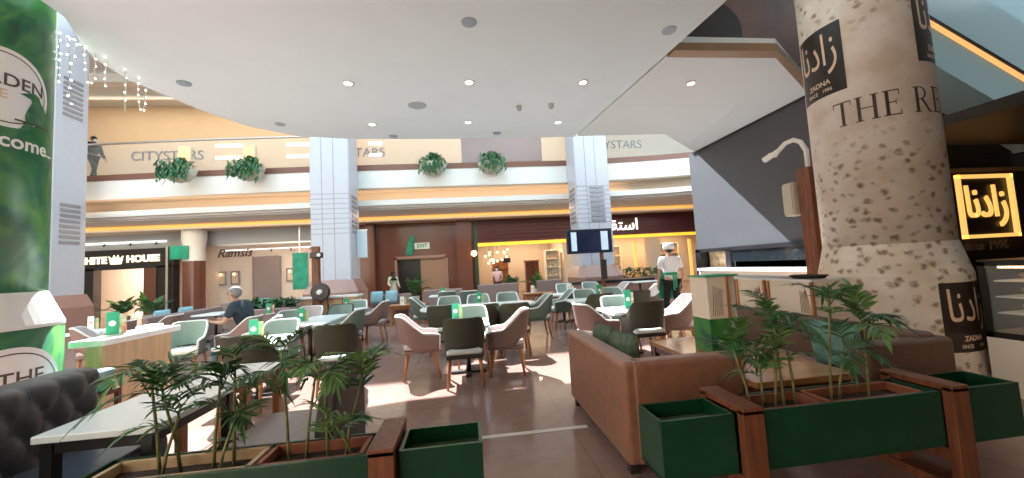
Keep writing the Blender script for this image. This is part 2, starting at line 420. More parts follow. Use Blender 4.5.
struct(MB().box((-23, 18.55, 4.10), (16, 18.6, 4.22)).build('trim_13', M['cove']))
struct(MB().box((-23, 18.9, 4.05), (16, 24, 4.2)).build('ceiling_shopfront', M['stucco_beige']))
area('cove_glow', (-4, 16.35, 4.62), (0, .6, 1), 36, .2, 90, (1, .74, .48))
area('arcade_light', (-3, 17.5, 4.2), (0, 0, -1), 30, 1.2, 420, (1, .85, .65))
# glass balustrade with metal rail, one pane per run
rail = thing('balcony_railing', 'clear glass balcony railing with steel handrail above white fascia', 'railing', (0, 16, 6.02))
for (a, b), (c, d) in zip(path[:-1], path[1:]):
    MB().hexa([(a, b+.1, 6.02), (c, d+.1, 6.02), (c, d+.115, 6.02), (a, b+.115, 6.02), (a, b+.1, 7.3), (c, d+.1, 7.3), (c, d+.115, 7.3), (a, b+.115, 7.3)]).build('glass_pane', M['glass'], rail)
MB().tube([(a, b+.1, 7.32) for a, b in path], .045, 8).build('handrail', M['metal'], rail, smooth=True)
# upper floor wall
struct(MB().box((-23, 22, 6.1), (-.0, 22.2, 11.2)).box((4.8, 22, 6.1), (16, 22.2, 11.2)).box((0, 22, 9.4), (4.8, 22.2, 11.2)).build('wall_upper', M['cream_wall']))
struct(MB().box((0, 22.1, 6.1), (4.8, 22.2, 9.4)).box((.3, 21.95, 6.1), (.42, 22.1, 9.2)).box((1.2, 21.95, 6.1), (1.32, 22.1, 9.2)).box((4.2, 21.95, 6.1), (4.32, 22.1, 9.2)).build('door_1', M['granite_brown']))
area('upper_gallery_light', (-6, 19.6, 10.8), (0, .35, -1), 26, 1.4, 560, (1, .86, .66))
def sign(name, label, body, size, mp, m, depth=.03, bold=.0, parent=None, shear=0):
    o = letters(body, size, depth, bold, shear=shear).map(mp).build(name, m, parent)
    if not parent: tag(o, label, 'sign', kind='thing')
    return o
sign('wall_lettering', 'dark CITYSTARS lettering on upper wall above the two leftmost hanging baskets', 'CITYSTARS', .72, face_y(-15.6, 21.97, 8.44), M['letter_brown'])
sign('wall_lettering', 'dark CITYSTARS lettering on upper wall partly hidden behind the middle grey column', 'CITYSTARS', .72, face_y(-6.1, 21.97, 8.42), M['letter_brown'])
sign('wall_lettering', 'dark CITYSTARS lettering on upper wall beyond the screen column, right side', 'CITYSTARS', .72, face_y(9.35, 21.97, 8.62), M['letter_brown'])
# glowing slits put in for bright window reflections on the upper wall
for i, (x0, x1) in enumerate(((-13.2, -11.9), (-9.6, -8.3), (-5.2, -4.5))):
    struct(MB().box((x0, 21.93, 8.86), (x1, 22.0, 9.02)).box((x0, 21.93, 8.2), (x1, 22.0, 8.36)).build('window_%d' % (i+1), M['letter_lit_white']))
for x in (-14.72, -11.5):
    lamp = thing('wall_slat_lamp', 'amber slatted wall lamp above the %s hanging basket' % ('leftmost' if x < -12 else 'second'), 'lamp', (x, 21.9, 7.5), 'amber slatted wall lamps')
    m = MB()
    for k in range(5): m.box((x-.28+.12*k, 21.83, 7.5), (x-.22+.12*k, 21.89, 8.9))
    m.build('slat', M['gold_strip'], lamp)
    MB().box((x-.3, 21.89, 7.48), (x+.32, 21.985, 8.92)).build('back_plate', M['stucco_beige'], lamp)

# grey stone columns with louvres and granite plinths
def column(cx, label, louv):
    t = thing('square_column', label, 'column', (cx, 15.3, 0), 'grey square columns')
    MB().box((cx-.70, 14.62, 1.35), (cx+.70, 15.85, 12)).build('shaft', M['column_stone'], t, bevel=.05)
    b = .95
    MB().prism([(cx-b, 14.5), (cx-b+.3, 14.25), (cx+b-.3, 14.25), (cx+b, 14.5), (cx+b, 15.92), (cx-b, 15.92)], 0, .95).add(
        [(cx-b, 14.5, .95), (cx-b+.3, 14.25, .95), (cx+b-.3, 14.25, .95), (cx+b, 14.5, .95), (cx+b, 15.92, .95), (cx-b, 15.92, .95),
         (cx-.74, 14.72, 1.4), (cx-.5, 14.58, 1.4), (cx+.5, 14.58, 1.4), (cx+.74, 14.72, 1.4), (cx+.74, 15.88, 1.4), (cx-.74, 15.88, 1.4)],
        [(i, (i+1) % 6, 6+(i+1) % 6, 6+i) for i in range(6)]+[(6, 7, 8, 9, 10, 11)]).build('plinth', M['granite_pink'], t)
    m = MB()
    for x in (cx-.28, cx+.14): m.box((x, 14.612, 1.4), (x+.02, 14.63, 12))
    for k in range(9): m.box((cx-.70, 14.612, 3.10+.185*k), (cx+.70, 14.63, 3.12+.185*k))
    m.build('joint_lines', M['louvre'], t)
    for (face, z0) in louv:
        m = MB()
        for k in range(8):
            z = z0+.19*k
            if face == 'front': m.box((cx-.16, 14.59, z), (cx+.42, 14.63, z+.11))
            elif face == 'right': m.box((cx+.69, 14.9, z), (cx+.72, 15.6, z+.11))
            elif face == 'left': m.box((cx-.72, 14.9, z), (cx-.69, 15.6, z+.11))
        m.build('louvre', M['louvre'], t)
    return t
column(-14.68, 'grey square column rising beside the green leaf-printed pillar', [('front', 3.2), ('front', 7.8), ('right', 3.2), ('right', 7.8)])
column(-4.92, 'grey square column between the second hanging basket and brown marble doorway', [('right', 3.15)])
column(5.2, 'grey square column behind the hanging television screen', [('front', 3.15), ('left', 3.15)])
t = thing('wall_speaker', 'small pale speaker box on the grey column beside the green pillar', 'speaker', (-14.4, 14.5, 2.1))
MB().box((-14.5, 14.3, 1.95), (-14.2, 14.55, 2.35)).build('cabinet', M['column_stone'], t, bevel=.03)
MB().box((-14.4, 14.5, 2.1), (-14.3, 14.63, 2.2)).build('bracket', M['louvre'], t)

# ------------------------------------------------------------------ shop fronts at the far side
# brown marble wall with the exit door
struct(MB().box((-5.6, 20, 0), (-3.6, 20.3, 4.25)).box((-1.0, 20, 0), (.45, 20.3, 4.25)).box((-3.6, 20, 2.25), (-1.0, 20.3, 4.25)).box((-.45, 19.6, 0), (.3, 20, 4.2)).box((-4.9, 19.5, 0), (-4.5, 20, 4.2)).build('wall_marble', M['granite_brown']))
dr = MB().box((-3.62, 19.9, 0), (-3.5, 20.2, 2.3)).box((-1.08, 19.9, 0), (-.96, 20.2, 2.3)).box((-3.62, 19.9, 2.2), (-.96, 20.2, 2.34)).build('door_2', M['granite_pink']); struct(dr)
MB().box((-2.35, 20.05, 0), (-1.08, 20.12, 2.2)).build('door_leaf', mat('door_tan', (.36, .22, .15), .5), dr)
MB().box((-3.5, 20.2, 0), (-2.35, 20.28, 2.2)).build('dark_opening', M['black_panel'], dr)
t = thing('exit_sign', 'white EXIT sign on brown marble above the door', 'sign', (-2.25, 19.9, 2.85))
MB().box((-2.6, 19.88, 2.68), (-1.85, 20.0, 3.0)).build('sign_box', mat('exit_white', (.6, .7, .62), .5, emit=(.7, .85, .75), est=.15), t)
letters('EXIT', .26, .01, .004).map(face_y(-2.22, 19.87, 2.84)).build('lettering', mat('exit_green', (.02, .2, .1), .5), t)
t = tag(MB().prism([(-.22, 0), (.12, 0), (.26, .9), (.05, 1.0), (-.18, .25)], 0, .04, lambda x, y, z: Vector((-2.85+x, 19.95-z, 2.4+y))).build('green_pennant', M['teal_banner']), 'green pennant hung on brown marble beside the EXIT sign', 'banner')
# boutique with yellow light strip
def shop(n, x0, x1, ztop, wallm, depth=3.5, floor_z=0):
    m = MB().box((x0, 20+depth, 0), (x1, 20.1+depth, 4.2)).box((x0-.02, 20.3, 0), (x0+.06, 20+depth, 4.2)).box((x1-.06, 20.3, 0), (x1+.02, 20+depth, 4.2)).box((x0, 20.3, ztop+.6), (x1, 20+depth, ztop+.7))
    return struct(m.build('wall_shop_%s' % n, wallm))
shop('boutique', .55, 5.3, 2.6, M['stucco_beige'])
area('boutique_light', (2.9, 21.8, 3.1), (0, 0, -1), 3.6, 2, 125, (1, .80, .58))
struct(MB().box((.45, 19.8, 0), (.62, 20.2, 4.2)).build('trim_14', mat('jamb_green', (.03, .08, .04), .4)))
def shutter(n, x0, x1, z0, z1):
    m = MB()
    k = z0
    while k < z1-.05:
        m.box((x0, 19.82, k), (x1, 20.0, k+.15)); m.box((x0, 19.86, k+.15), (x1, 20.0, k+.19)); k += .19
    return struct(m.build('trim_%d' % n, M['shutter_red']))
shutter(15, .62, 5.4, 2.86, 4.2)
struct(MB().box((.62, 19.78, 2.66), (5.4, 19.95, 2.82)).build('trim_16', M['yellow_strip']))
struct(MB().box((5.2, 19.9, 0), (6.6, 20.2, 4.2)).box((9.9, 19.9, 0), (10.7, 20.2, 2.7)).build('wall_pier', M['stucco_beige']))
# restaurant on the right with the white Arabic sign
shop('restaurant', 6.6, 15.8, 2.6, M['stucco_beige'])
area('restaurant_light', (10.5, 21.8, 3.1), (0, 0, -1), 7, 2, 210, (1, .78, .5))
shutter(17, 5.4, 15.8, 2.92, 4.2)
struct(MB().box((5.4, 19.78, 2.74), (15.8, 19.95, 2.89)).build('trim_18', M['yellow_strip']))
ARAB = '\ufed8\ufe98\ufeb3\ufe8d'
ZADNA = '\ufe8e\ufee7\ufea9\ufe8d\ufeaf'
sign('shop_sign', 'white lit Arabic lettering on the dark red shutter band right of the screen column', ARAB, .85, face_y(8.65, 19.78, 3.44), M['letter_lit_white'], .05, .012, shear=-.0)
# warm strips and shelf of goods behind the restaurant glass
for i, (x, lab) in enumerate(((7.5, 'glowing amber light strip left of the man in white'), (9.6, 'glowing amber light strip beside the restaurant pier'), (13.0, 'glowing amber light strip at the right end of the restaurant'))):
    tag(MB().box((x, 20.9, .3), (x+.14, 21.0, 2.55)).build('light_strip', M['cove']), lab, 'lamp', kind='thing')
def display(name, x0, x1, y, z0, z1, rows, label, goods, lit=True):
    t = thing(name, label, 'shelf', ((x0+x1)/2, y, z0))
    m = MB().box((x0, y+.35, z0), (x1, y+.4, z1)).box((x0-.06, y, z0), (x0, y+.4, z1)).box((x1, y, z0), (x1+.06, y+.4, z1))
    for k in range(rows+1):
        z = z0+(z1-z0)*k/rows; m.box((x0, y, z-.02), (x1, y+.4, z+.02))
    m.build('case', M['cream_paint'], t)
    for k in range(rows):
        z = z0+(z1-z0)*k/rows+.02; m = MB(); x = x0+.05
        while x < x1-.12:
            w = random.uniform(.08, .16); m.box((x, y+.1, z), (x+w, y+.25, z+random.uniform(.12, .28))); x += w+.04
        o = m.build('goods_row', goods, t); o['kind'] = 'stuff'
    if lit: area('display_light', ((x0+x1)/2, y-.05, z1+.25), (0, .5, -1), x1-x0, .1, 14, (1, .72, .4))
    return t
display('display_shelf', 4.35, 5.05, 20.5, .45, 2.3, 4, 'lit cream display shelf inside the boutique beside the screen column', M['goods_pale'])
display('display_shelf', 10.9, 12.7, 21.6, .6, 2.4, 3, 'warm lit shelf of goods in restaurant behind the man in white', M['shelf_goods'])
display('display_shelf', 7.9, 9.3, 22.2, .6, 2.4, 3, 'warm lit shelf of goods in restaurant beside the screen column', M['shelf_goods'])
# pendant cluster and cabinets in the boutique
t = thing('pendant_cluster', 'cluster of small glowing globe pendants at the boutique entrance', 'lamp', (1.4, 20.6, 2.6))
MB().box((.8, 20.3, 3.1), (2.2, 20.9, 3.16)).build('ceiling_plate', M['metal'], t)
for k in range(16):
    x, z = 1.0+random.random()*1.25, 1.75+random.random()*.75
    y = 20.4+.4*random.random()
    b = MB().ball((x, y, z), .06, 8, 6).build('globe', M['lamp_warm'], t, smooth=True)
    MB().tube([(x, y, z+.05), (x, y, 3.1)], .006, 4).build('cord', M['metal_dark'], b)
t = thing('globe_lamp', 'large round glowing globe lamp beside the green door jamb', 'lamp', (.55, 19.6, 2.3))
MB().ball((.4, 19.45, 2.3), .15, 14, 10).build('globe', M['lamp_warm'], t, smooth=True)
MB().tube([(.4, 19.45, 2.3), (.47, 19.6, 2.42)], .02, 6).build('arm', M['metal_dark'], t)
t = thing('boutique_cabinet', 'tall red brown cabinet behind the woman in pink', 'cabinet', (2.0, 21.5, 0))
MB().box((1.45, 21.6, 0), (2.35, 22.0, 1.9)).build('body', M['wood'], t)
for z in (.5, .95, 1.4): MB().box((1.4, 21.45, z), (2.4, 22.0, z+.05)).build('shelf', M['wood'], t)
t = thing('boutique_cabinet', 'dark brown cabinet in boutique left of the lit display shelf', 'cabinet', (3.7, 21.6, 0))
MB().box((3.35, 21.5, 0), (4.1, 22.0, 1.75)).build('body', M['wood_dark'], t); MB().box((3.3, 21.45, 1.75), (4.15, 22.05, 1.82)).build('top', M['wood'], t)
MB().box((3.715, 21.485, .1), (3.735, 21.5, 1.7)).build('door_gap', M['dark_void'], t)
t = thing('hanging_bag', 'dark handbag hung at the boutique pendant cluster', 'bag', (2.1, 20.7, 1.9))
MB().box((2.0, 20.7, 1.75), (2.4, 20.85, 2.0)).build('bag_body', M['hair_black'], t, bevel=.03); MB().tube([(2.05, 20.77, 2.0), (2.2, 20.77, 2.3), (2.35, 20.77, 2.0)], .012, 6).build('handle', M['wood_dark'], t)

# black WHITE HOUSE front and the glass fronted shop beside it
struct(MB().box((-22, 20, 2.42), (-13.9, 20.4, 3.35)).box((-22, 20, 0), (-17.3, 20.4, 2.5)).box((-14.65, 20, 0), (-13.9, 20.4, 2.5)).build('wall_black', M['black_panel']))
struct(MB().box((-22, 20, 3.35), (-6.4, 20.4, 4.25)).build('wall_transom', M['vent_grey']))
struct(MB().box((-22, 23.5, 0), (-6.4, 23.6, 4.2)).box((-14.0, 20.4, 0), (-13.9, 23.5, 4.2)).box((-22, 20.4, 3.3), (-6.4, 23.5, 3.4)).build('wall_shop_interior', mat('shop_cream', (.72, .58, .46), .6)))
area('white_house_light', (-16.2, 21.2, 3.2), (0, .9, -1), 3, 1.2, 620, (1, .88, .76))
area('glass_shop_light', (-9.8, 21.4, 3.2), (0, .6, -1), 5, 1.5, 130, (1, .82, .66))
struct(MB().box((-15.15, 19.95, 0), (-14.62, 20.05, 2.42)).build('door_3', M['granite_brown']))
sg = thing('shop_sign', 'cream lit WHITE HOUSE lettering with a crown on black shop fascia', 'sign', (-16, 20, 2.85))
letters('WHITE', .44, .05, .018).map(face_y(-17.42, 19.97, 2.86)).build('lettering', M['letter_lit'], sg)
letters('HOUSE', .44, .05, .018).map(face_y(-15.20, 19.97, 2.87)).build('lettering', M['letter_lit'], sg)
cw = [(-.26, -.2), (.26, -.2), (.36, .2), (.18, .04), (.10, .24), (0, .06), (-.10, .24), (-.18, .04), (-.36, .2)]
MB().prism(cw, 0, .04, lambda x, y, z: Vector((-16.33+x*.85, 19.97-z, 2.86+y))).build('crown', M['letter_lit'], sg)
def picture(x, y, z, label, lab2=None):
    t = thing('wall_picture', label, 'picture', (x, y, z), 'framed pictures with lamps')
    MB().box((x-.24, y-.05, z-.4), (x+.24, y, z+.4)).build('frame', M['wood_dark'], t)
    MB().box((x-.15, y-.06, z-.30), (x+.15, y-.05, z+.30)).build('print', M['goods_pale'], t)
    MB().ball((x, y-.16, z+.22), .07, 8, 6).build('lamp', M['lamp_warm'], t, smooth=True)
picture(-15.35, 23.4, 1.9, 'framed picture with small lamp inside the WHITE HOUSE doorway')
picture(-13.75, 23.4, 1.75, 'framed picture in the glass fronted shop, nearest its brown pillar')
picture(-13.05, 23.4, 1.75, 'framed picture in the glass fronted shop, second from its brown pillar')
picture(-10.1, 23.4, 1.75, 'framed picture in the glass fronted shop, beside its dark doorway')
struct(MB().box((-12.05, 23.2, 0), (-10.65, 23.5, 2.9)).build('door_4', M['wood_dark']))
t = thing('shop_stairs', 'pale steps inside the WHITE HOUSE doorway', 'steps', (-16.4, 22, 0))
for k in range(3): MB().box((-17.2, 21.8+.35*k, 0), (-15.6, 22.15+.35*k, .17*(k+1))).build('step', M['cream_paint'], t)
# glass front with script lettering, mullions
g = thing('shop_glazing', 'clear glass shop front with dark script lettering left of the middle grey column', 'window', (-9.5, 20, 0))
for k, (x0, x1) in enumerate(((-12.4, -10.4), (-10.36, -8.4), (-8.36, -6.4))): MB().box((x0, 20.0, .1), (x1, 20.02, 3.35)).build('glass_pane', M['glass'], g)
MB().box((-12.4, 19.97, 0), (-6.4, 20.05, .1)).build('bottom_rail', M['metal'], g); MB().box((-12.4, 19.97, 3.3), (-6.4, 20.05, 3.38)).build('top_rail', M['metal'], g)
letters('Ramsis', .56, .02, .008, shear=.35).map(face_y(-11.2, 19.98, 2.92)).build('lettering', M['letter_dark'], g)
struct(MB().box((-14.18, 19.9, 0), (-14.08, 20, 3.4)).build('trim_19', M['metal']))
lp = thing('track_light', 'long white light track high in the glass fronted shop', 'lamp', (-9.5, 20.8, 3.05))
MB().box((-12.2, 20.78, 3.10), (-6.8, 20.84, 3.16)).build('track', M['letter_lit_white'], lp)
for k in range(6): MB().tube([(-11.8+k*.95, 20.8, 3.1), (-11.75+k*.95, 20.7, 2.98)], .04, 6).build('spot_head', M['metal_dark'], lp)
lp = thing('track_light', 'long white light track high over the WHITE HOUSE fascia', 'lamp', (-16, 19.7, 3.9))
MB().box((-19.5, 19.9, 3.62), (-14.2, 20.0, 3.70)).build('track', M['letter_lit_white'], lp)
for k in range(5): MB().tube([(-19+k*1.1, 19.95, 3.65), (-18.95+k*1.1, 19.82, 3.52)], .04, 6).build('spot_head', M['metal_dark'], lp)
# round brown pillar with white capital and teal band
t = thing('round_pillar', 'brown granite pillar with white capital and teal band between the two shops', 'pillar', (-12.75, 19.4, 0))
MB().lathe([(.42, 0), (.42, 2.6)], (-12.6, 19.4, 0), 24).build('shaft', M['granite_brown'], t, smooth=False)
MB().lathe([(.42, 2.6), (.42, 3.2), (.48, 3.6), (.48, 4.04)], (-12.6, 19.4, 0), 24).build('capital', M['fascia_white'], t)
MB().box((-13.3, 18.9, 2.7), (-12.55, 18.96, 3.3)).build('banner', M['teal_banner'], t)
t = thing('hanging_banner', 'teal green hanging banner left of the middle grey column', 'banner', (-7.9, 19.3, 1.0))
MB().box((-8.25, 19.3, 1.0), (-7.55, 19.34, 2.75)).build('cloth', M['teal_banner'], t); MB().box((-7.95, 19.31, 2.75), (-7.9, 19.33, 4.05)).build('hanger', M['metal'], t)
t = thing('hanging_banner', 'pale blue hanging banner on the right flank of the middle grey column', 'banner', (-4.0, 15.5, 2.2))
MB().box((-4.18, 15.3, 2.2), (-3.80, 15.34, 3.25)).build('cloth', mat('pale_blue', (.55, .68, .75), .5), t); MB().box((-4.22, 15.3, 3.25), (-3.78, 15.34, 3.29)).build('bracket', M['metal'], t)

# ------------------------------------------------------------------ ceiling fittings
def downlight(px, py, label, z=4.4, lit=True, grp='recessed white downlights'):
    p = Pz(px, py, z); t = thing('ceiling_downlight' if lit else 'ceiling_sensor', label, 'ceiling light' if lit else 'ceiling sensor', p, grp if lit else 'ceiling sensors')
    MB().lathe([(.055, -.012), (.085, -.014), (.09, .0)], p, 20).build('trim_ring', M['fitting_grey'] if not lit else M['white_plastic'], t, smooth=True)
    MB().lathe([(0, -.014), (.056, -.013)], p, 20).build('lens', M['lamp_lit'] if lit else M['fitting_grey'], t)
    if lit:
        l = bpy.data.lights.new('downlight', 'SPOT'); l.energy = 10; l.color = (1, .86, .68); l.spot_size = rad(110); l.spot_blend = .8; l.shadow_soft_size = .06
        o = bpy.data.objects.new('downlight', l); COL.objects.link(o); o.location = p+Vector((0, 0, -.03))
        o.parent = t; o.location = (0, 0, -.03)
    return t
for px, py, s in ((348, 83, 'nearer row, leftmost'), (469, 82, 'nearer row, middle'), (583, 82, 'nearer row, right'), (372, 124, 'farther row, leftmost'), (468, 122, 'farther row, middle'), (558, 122, 'farther row, right')):
    downlight(px, py, 'lit round downlight in the white canopy, '+s)
downlight(691, 83, 'lit round downlight in the white soffit below the bronze edge')
for px, py, s in ((469, 22, 'round grey fitting alone near the top middle of the canopy'), (669, 30, 'round grey fitting near the canopy right edge'), (184, 83, 'round dark fitting near the curved canopy edge, left'), (393, 136, 'small dark fitting at the canopy far edge behind the middle downlights'), (497, 133, 'small dark fitting at the canopy far edge, towards the screen column'), (280, 124, 'small dark fitting close to the curved far-left corner of canopy')):
    downlight(px, py, s, lit=False)
p = Pz(417, 105, 4.4); t = thing('ceiling_speaker', 'flat round grey ceiling speaker between the two rows of downlights', 'speaker', p)
MB().lathe([(.0, -.014), (.13, -.014), (.155, -.010), (.16, 0)], p, 28).build('grille', M['vent_grey'], t, smooth=True)
MB().lathe([(.158, -.008), (.172, -.006), (.174, 0)], p, 28).build('rim', M['white_plastic'], t)
for px, py, s in ((519, 106, 'small white security camera on canopy, left of the pair'), (551, 104, 'small white sensor box on canopy, right of the pair')):
    p = Pz(px, py, 4.4); t = thing('ceiling_camera', s, 'camera', p)
    MB().lathe([(.05, -.03), (.055, 0)], p, 16).build('base_plate', M['cream_plastic'], t)
    MB().ball(p+Vector((0, 0, -.05)), .045, 12, 8).build('dome', M['vent_grey'], t, smooth=True)
arc = [(-14, 'left part, first'), (-11, 'left part, second'), (-8.2, 'left part, third'), (-3.2, 'middle part, first'), (-1.3, 'middle part, second'), (.6, 'middle part, third'), (2.6, 'middle part, fourth'), (7.2, 'right part, first'), (8.4, 'right part, second'), (9.6, 'right part, third')]
for x, s in arc:
    t = thing('arcade_downlight', 'small bright downlight under the balcony, '+s, 'ceiling light', (x, 17.4, 4.5), 'downlights under the balcony')
    MB().lathe([(0, -.03), (.09, -.03), (.10, 0)], (x, 17.4, 4.5), 12).build('lens', M['lamp_lit'], t)
    MB().lathe([(.095, -.02), (.13, -.015), (.135, 0)], (x, 17.4, 4.5), 12).build('trim_ring', M['white_plastic'], t)

# strings of fairy lights hung from the curved canopy edge
def fairy(pts, label):
    t = thing('icicle_light_string', label, 'string lights', pts[0], 'white icicle light strings')
    m = MB(); w = MB().tube(pts, .006, 5)
    tot = 0
    for a, b in zip(pts[:-1], pts[1:]):
        a, b = Vector(a), Vector(b); n = max(1, int((b-a).length/.075))
        for k in range(n):
            q = a.lerp(b, k/n); m.ball(q+Vector((random.uniform(-.012, .012), random.uniform(-.012, .012), 0)), .011, 6, 4)
    w.build('wire', M['white_plastic'], t); o = m.build('bulbs', M['fairy'], t); o['kind'] = 'stuff'
def strand(pts_px, lab):
    y = Pz(pts_px[0][0], pts_px[0][1], 4.38).y
    fairy([Py(a, b, y) for a, b in pts_px], lab)
strand([(59, 33), (59, 60), (58, 82), (56, 82)], 'white icicle string hanging closest to the green pillar')
strand([(67, 36), (69, 55), (70, 80), (70, 104), (72, 105)], 'longest white icicle string over the left grey column')
strand([(76, 44), (74, 56), (71, 68)], 'short white icicle string slanting to the longest one')
strand([(85, 48), (86, 70), (88, 82), (92, 83), (94, 78), (95, 66), (96, 52)], 'U-shaped white icicle loop just right of the left grey column')
strand([(106, 58), (106, 72), (105, 86), (108, 87)], 'single white icicle string between the two U-shaped loops')
strand([(125, 70), (126, 85), (125, 100), (125, 111)], 'straight white icicle string left of the rightmost loop')
strand([(138, 78), (138, 95), (140, 109), (143, 110), (145, 104), (146, 84)], 'U-shaped white icicle loop, rightmost along the canopy edge')
strand([(71, 39), (76, 40), (81, 44), (86, 48)], 'white fairy light swag running along the canopy edge')

# ------------------------------------------------------------------ printed round pillars
def pillar_profile(): return [(.70, 0), (.70, .06), (.685, .10), (.68, 1.20), (.665, 1.26), (.60, 1.55), (.60, 4.40)]
LP = (-4.75, 4.10); RP = (5.12, 4.10)
t = thing('printed_pillar', 'round pillar wrapped in green leaf print with white logo discs, far left', 'pillar', (LP[0], LP[1], 0))
MB().lathe([(.60, 1.56), (.60, 7.0)], (*LP, 0), 64).build('leaf_wrap', M['leaf_wrap'], t, smooth=True)
MB().lathe([(.73, 0), (.73, .06), (.715, .10), (.72, 1.24)], (*LP, 0), 64).build('leaf_plinth', M['leaf_wrap'], t, smooth=True)
MB().lathe([(.724, 1.22), (.724, 1.25), (.602, 1.56)], (*LP, 0), 64).build('collar', M['white_plastic'], t)
FA = math.atan2(-LP[1], -LP[0])
def disc(r, n=48): return MB().add([(0, 0, 0)]+[(r*math.cos(2*math.pi*k/n), r*math.sin(2*math.pi*k/n), 0) for k in range(n)], [(0, k+1, (k+1) % n+1) for k in range(n)])
def ringm(r, w, n=64):
    vs = [((r+(w if j else 0))*math.cos(2*math.pi*k/n), (r+(w if j else 0))*math.sin(2*math.pi*k/n), 0) for k in range(n) for j in (0, 1)]
    return MB().add(vs, [(2*k, 2*k+1, 2*((k+1) % n)+1, 2*((k+1) % n)) for k in range(n)])
a1 = FA+rad(25); zc = 3.47
def wrap(m, a, z, off, r=.60, step=.04): return subdiv(m, step).map(lambda q: on_cyl(LP[0], LP[1], r, a, z)(Vector((q.x, q.y, q.z+off))))
lg = wrap(disc(.375), a1, zc, .003).build('logo_disc', M['letter_white'], t, smooth=True)
wrap(ringm(.325, .010), a1, zc, .005).build('logo_ring', M['letter_dark'], lg)
wrap(letters('GARDEN', .165, .001, .002), a1-.03, zc+.07, .005).build('lettering', M['letter_brown'], lg)
wrap(letters('CAFE', .12, .001, .001), a1-.20, zc-.07, .005).build('lettering', M['letter_tan'], lg)
bird = [(-.10, .12), (-.02, .16), (.03, .17), (.07, .15), (.09, .10), (.14, .05), (.155, -.02), (.13, -.09), (.08, -.13), (.03, -.14), (-.01, -.20), (-.07, -.25), (-.09, -.22), (-.05, -.15), (-.055, -.08), (-.03, 0), (.0, .07), (-.01, .10)]
wrap(MB().add([(x, y, 0) for x, y in bird], [tuple(range(len(bird)))]), a1+.20/.6, zc-.14, .006).build('bird', M['leaf_wrap'], lg)
wrap(MB().box((-.13, -.16, 0), (.20, -.145, .001)), a1+.20/.6, zc-.13, .006).build('branch', M['letter_dark'], lg)
wrap(letters('welcome', .185, .001, .004), a1+.07, zc-.50, .004).build('lettering', M['letter_white'], t)
for k in range(3): wrap(disc(.012, 12), a1+.66+.055*k, zc-.545, .004).build('lettering_dot', M['letter_white'], t)
lg = wrap(disc(.47), a1+.06, .60, .004, .72).build('logo_disc', M['letter_white'], t, smooth=True)
wrap(ringm(.41, .010), a1+.06, .60, .006, .72).build('logo_ring', M['letter_dark'], lg)
wrap(letters('THE', .19, .001, .001), a1+.17, .78, .006, .72).build('lettering', M['letter_brown'], lg)
wrap(letters('GARDEN', .19, .001, .001), a1+.02, .60, .006, .72).build('lettering', M['letter_brown'], lg)

t = thing('printed_pillar', 'round pillar wrapped in pale pitted stone print with black square logos, right', 'pillar', (RP[0], RP[1], 0))
MB().lathe([(.60, 1.55), (.60, 8.6)], (*RP, 0), 64).build('stone_wrap', M['stone_wrap'], t, smooth=True)
MB().lathe([(.70, 0), (.70, .10), (.685, .12), (.68, 1.20), (.602, 1.56)], (*RP, 0), 64).build('plinth', M['stone_wrap'], t)
FB = math.atan2(-RP[1], -RP[0])
def wrapb(m, a, z, off, r=.60, step=.04): return subdiv(m, step).map(lambda q: on_cyl(RP[0], RP[1], r, a, z)(Vector((q.x, q.y, q.z+off))))
def zadna(w, h, put, mats, parent, size, texts=True):
    lg = put(MB().box((-w/2, -h/2, 0), (w/2, h/2, .002)), 0, 0, .002).build('logo_panel', mats[0], parent)
    m = letters(ZADNA, 1, .001, .002); xs = [q.x for q in m.v]; ys = [q.y for q in m.v]; x0, x1, y0, y1 = min(xs), max(xs), min(ys), max(ys)
    m.map(lambda q: Vector(((q.x-(x0+x1)/2)/(x1-x0)*w*.80, (q.y-(y0+y1)/2)/(y1-y0)*h*.62, q.z)))
    put(m, 0, h*.10, .006).build('lettering', mats[1], lg)
    if texts:
        put(letters('ZADNA', h*.10, .001, .002), 0, -h*.31, .006).build('lettering', mats[2], lg)
        put(letters('SINCE', h*.07, .001, .001), -w*.16, -h*.42, .006).build('lettering', mats[2], lg)
        put(letters('1996', h*.07, .001, .001), w*.17, -h*.42, .006).build('lettering', mats[2], lg)
    return lg
for a, z, w, h, r in ((FB-rad(44), 3.86, .62, .86, .60), (FB+rad(78), 4.0, .62, .86, .60), (FB+rad(58), .76, .62, .72, .68)):
    zadna(w, h, lambda m, x, y, off: wrapb(m, a+x/r, z+y, off, r), (M['logo_black'], M['letter_tan'], M['letter_tan']), t, 1)
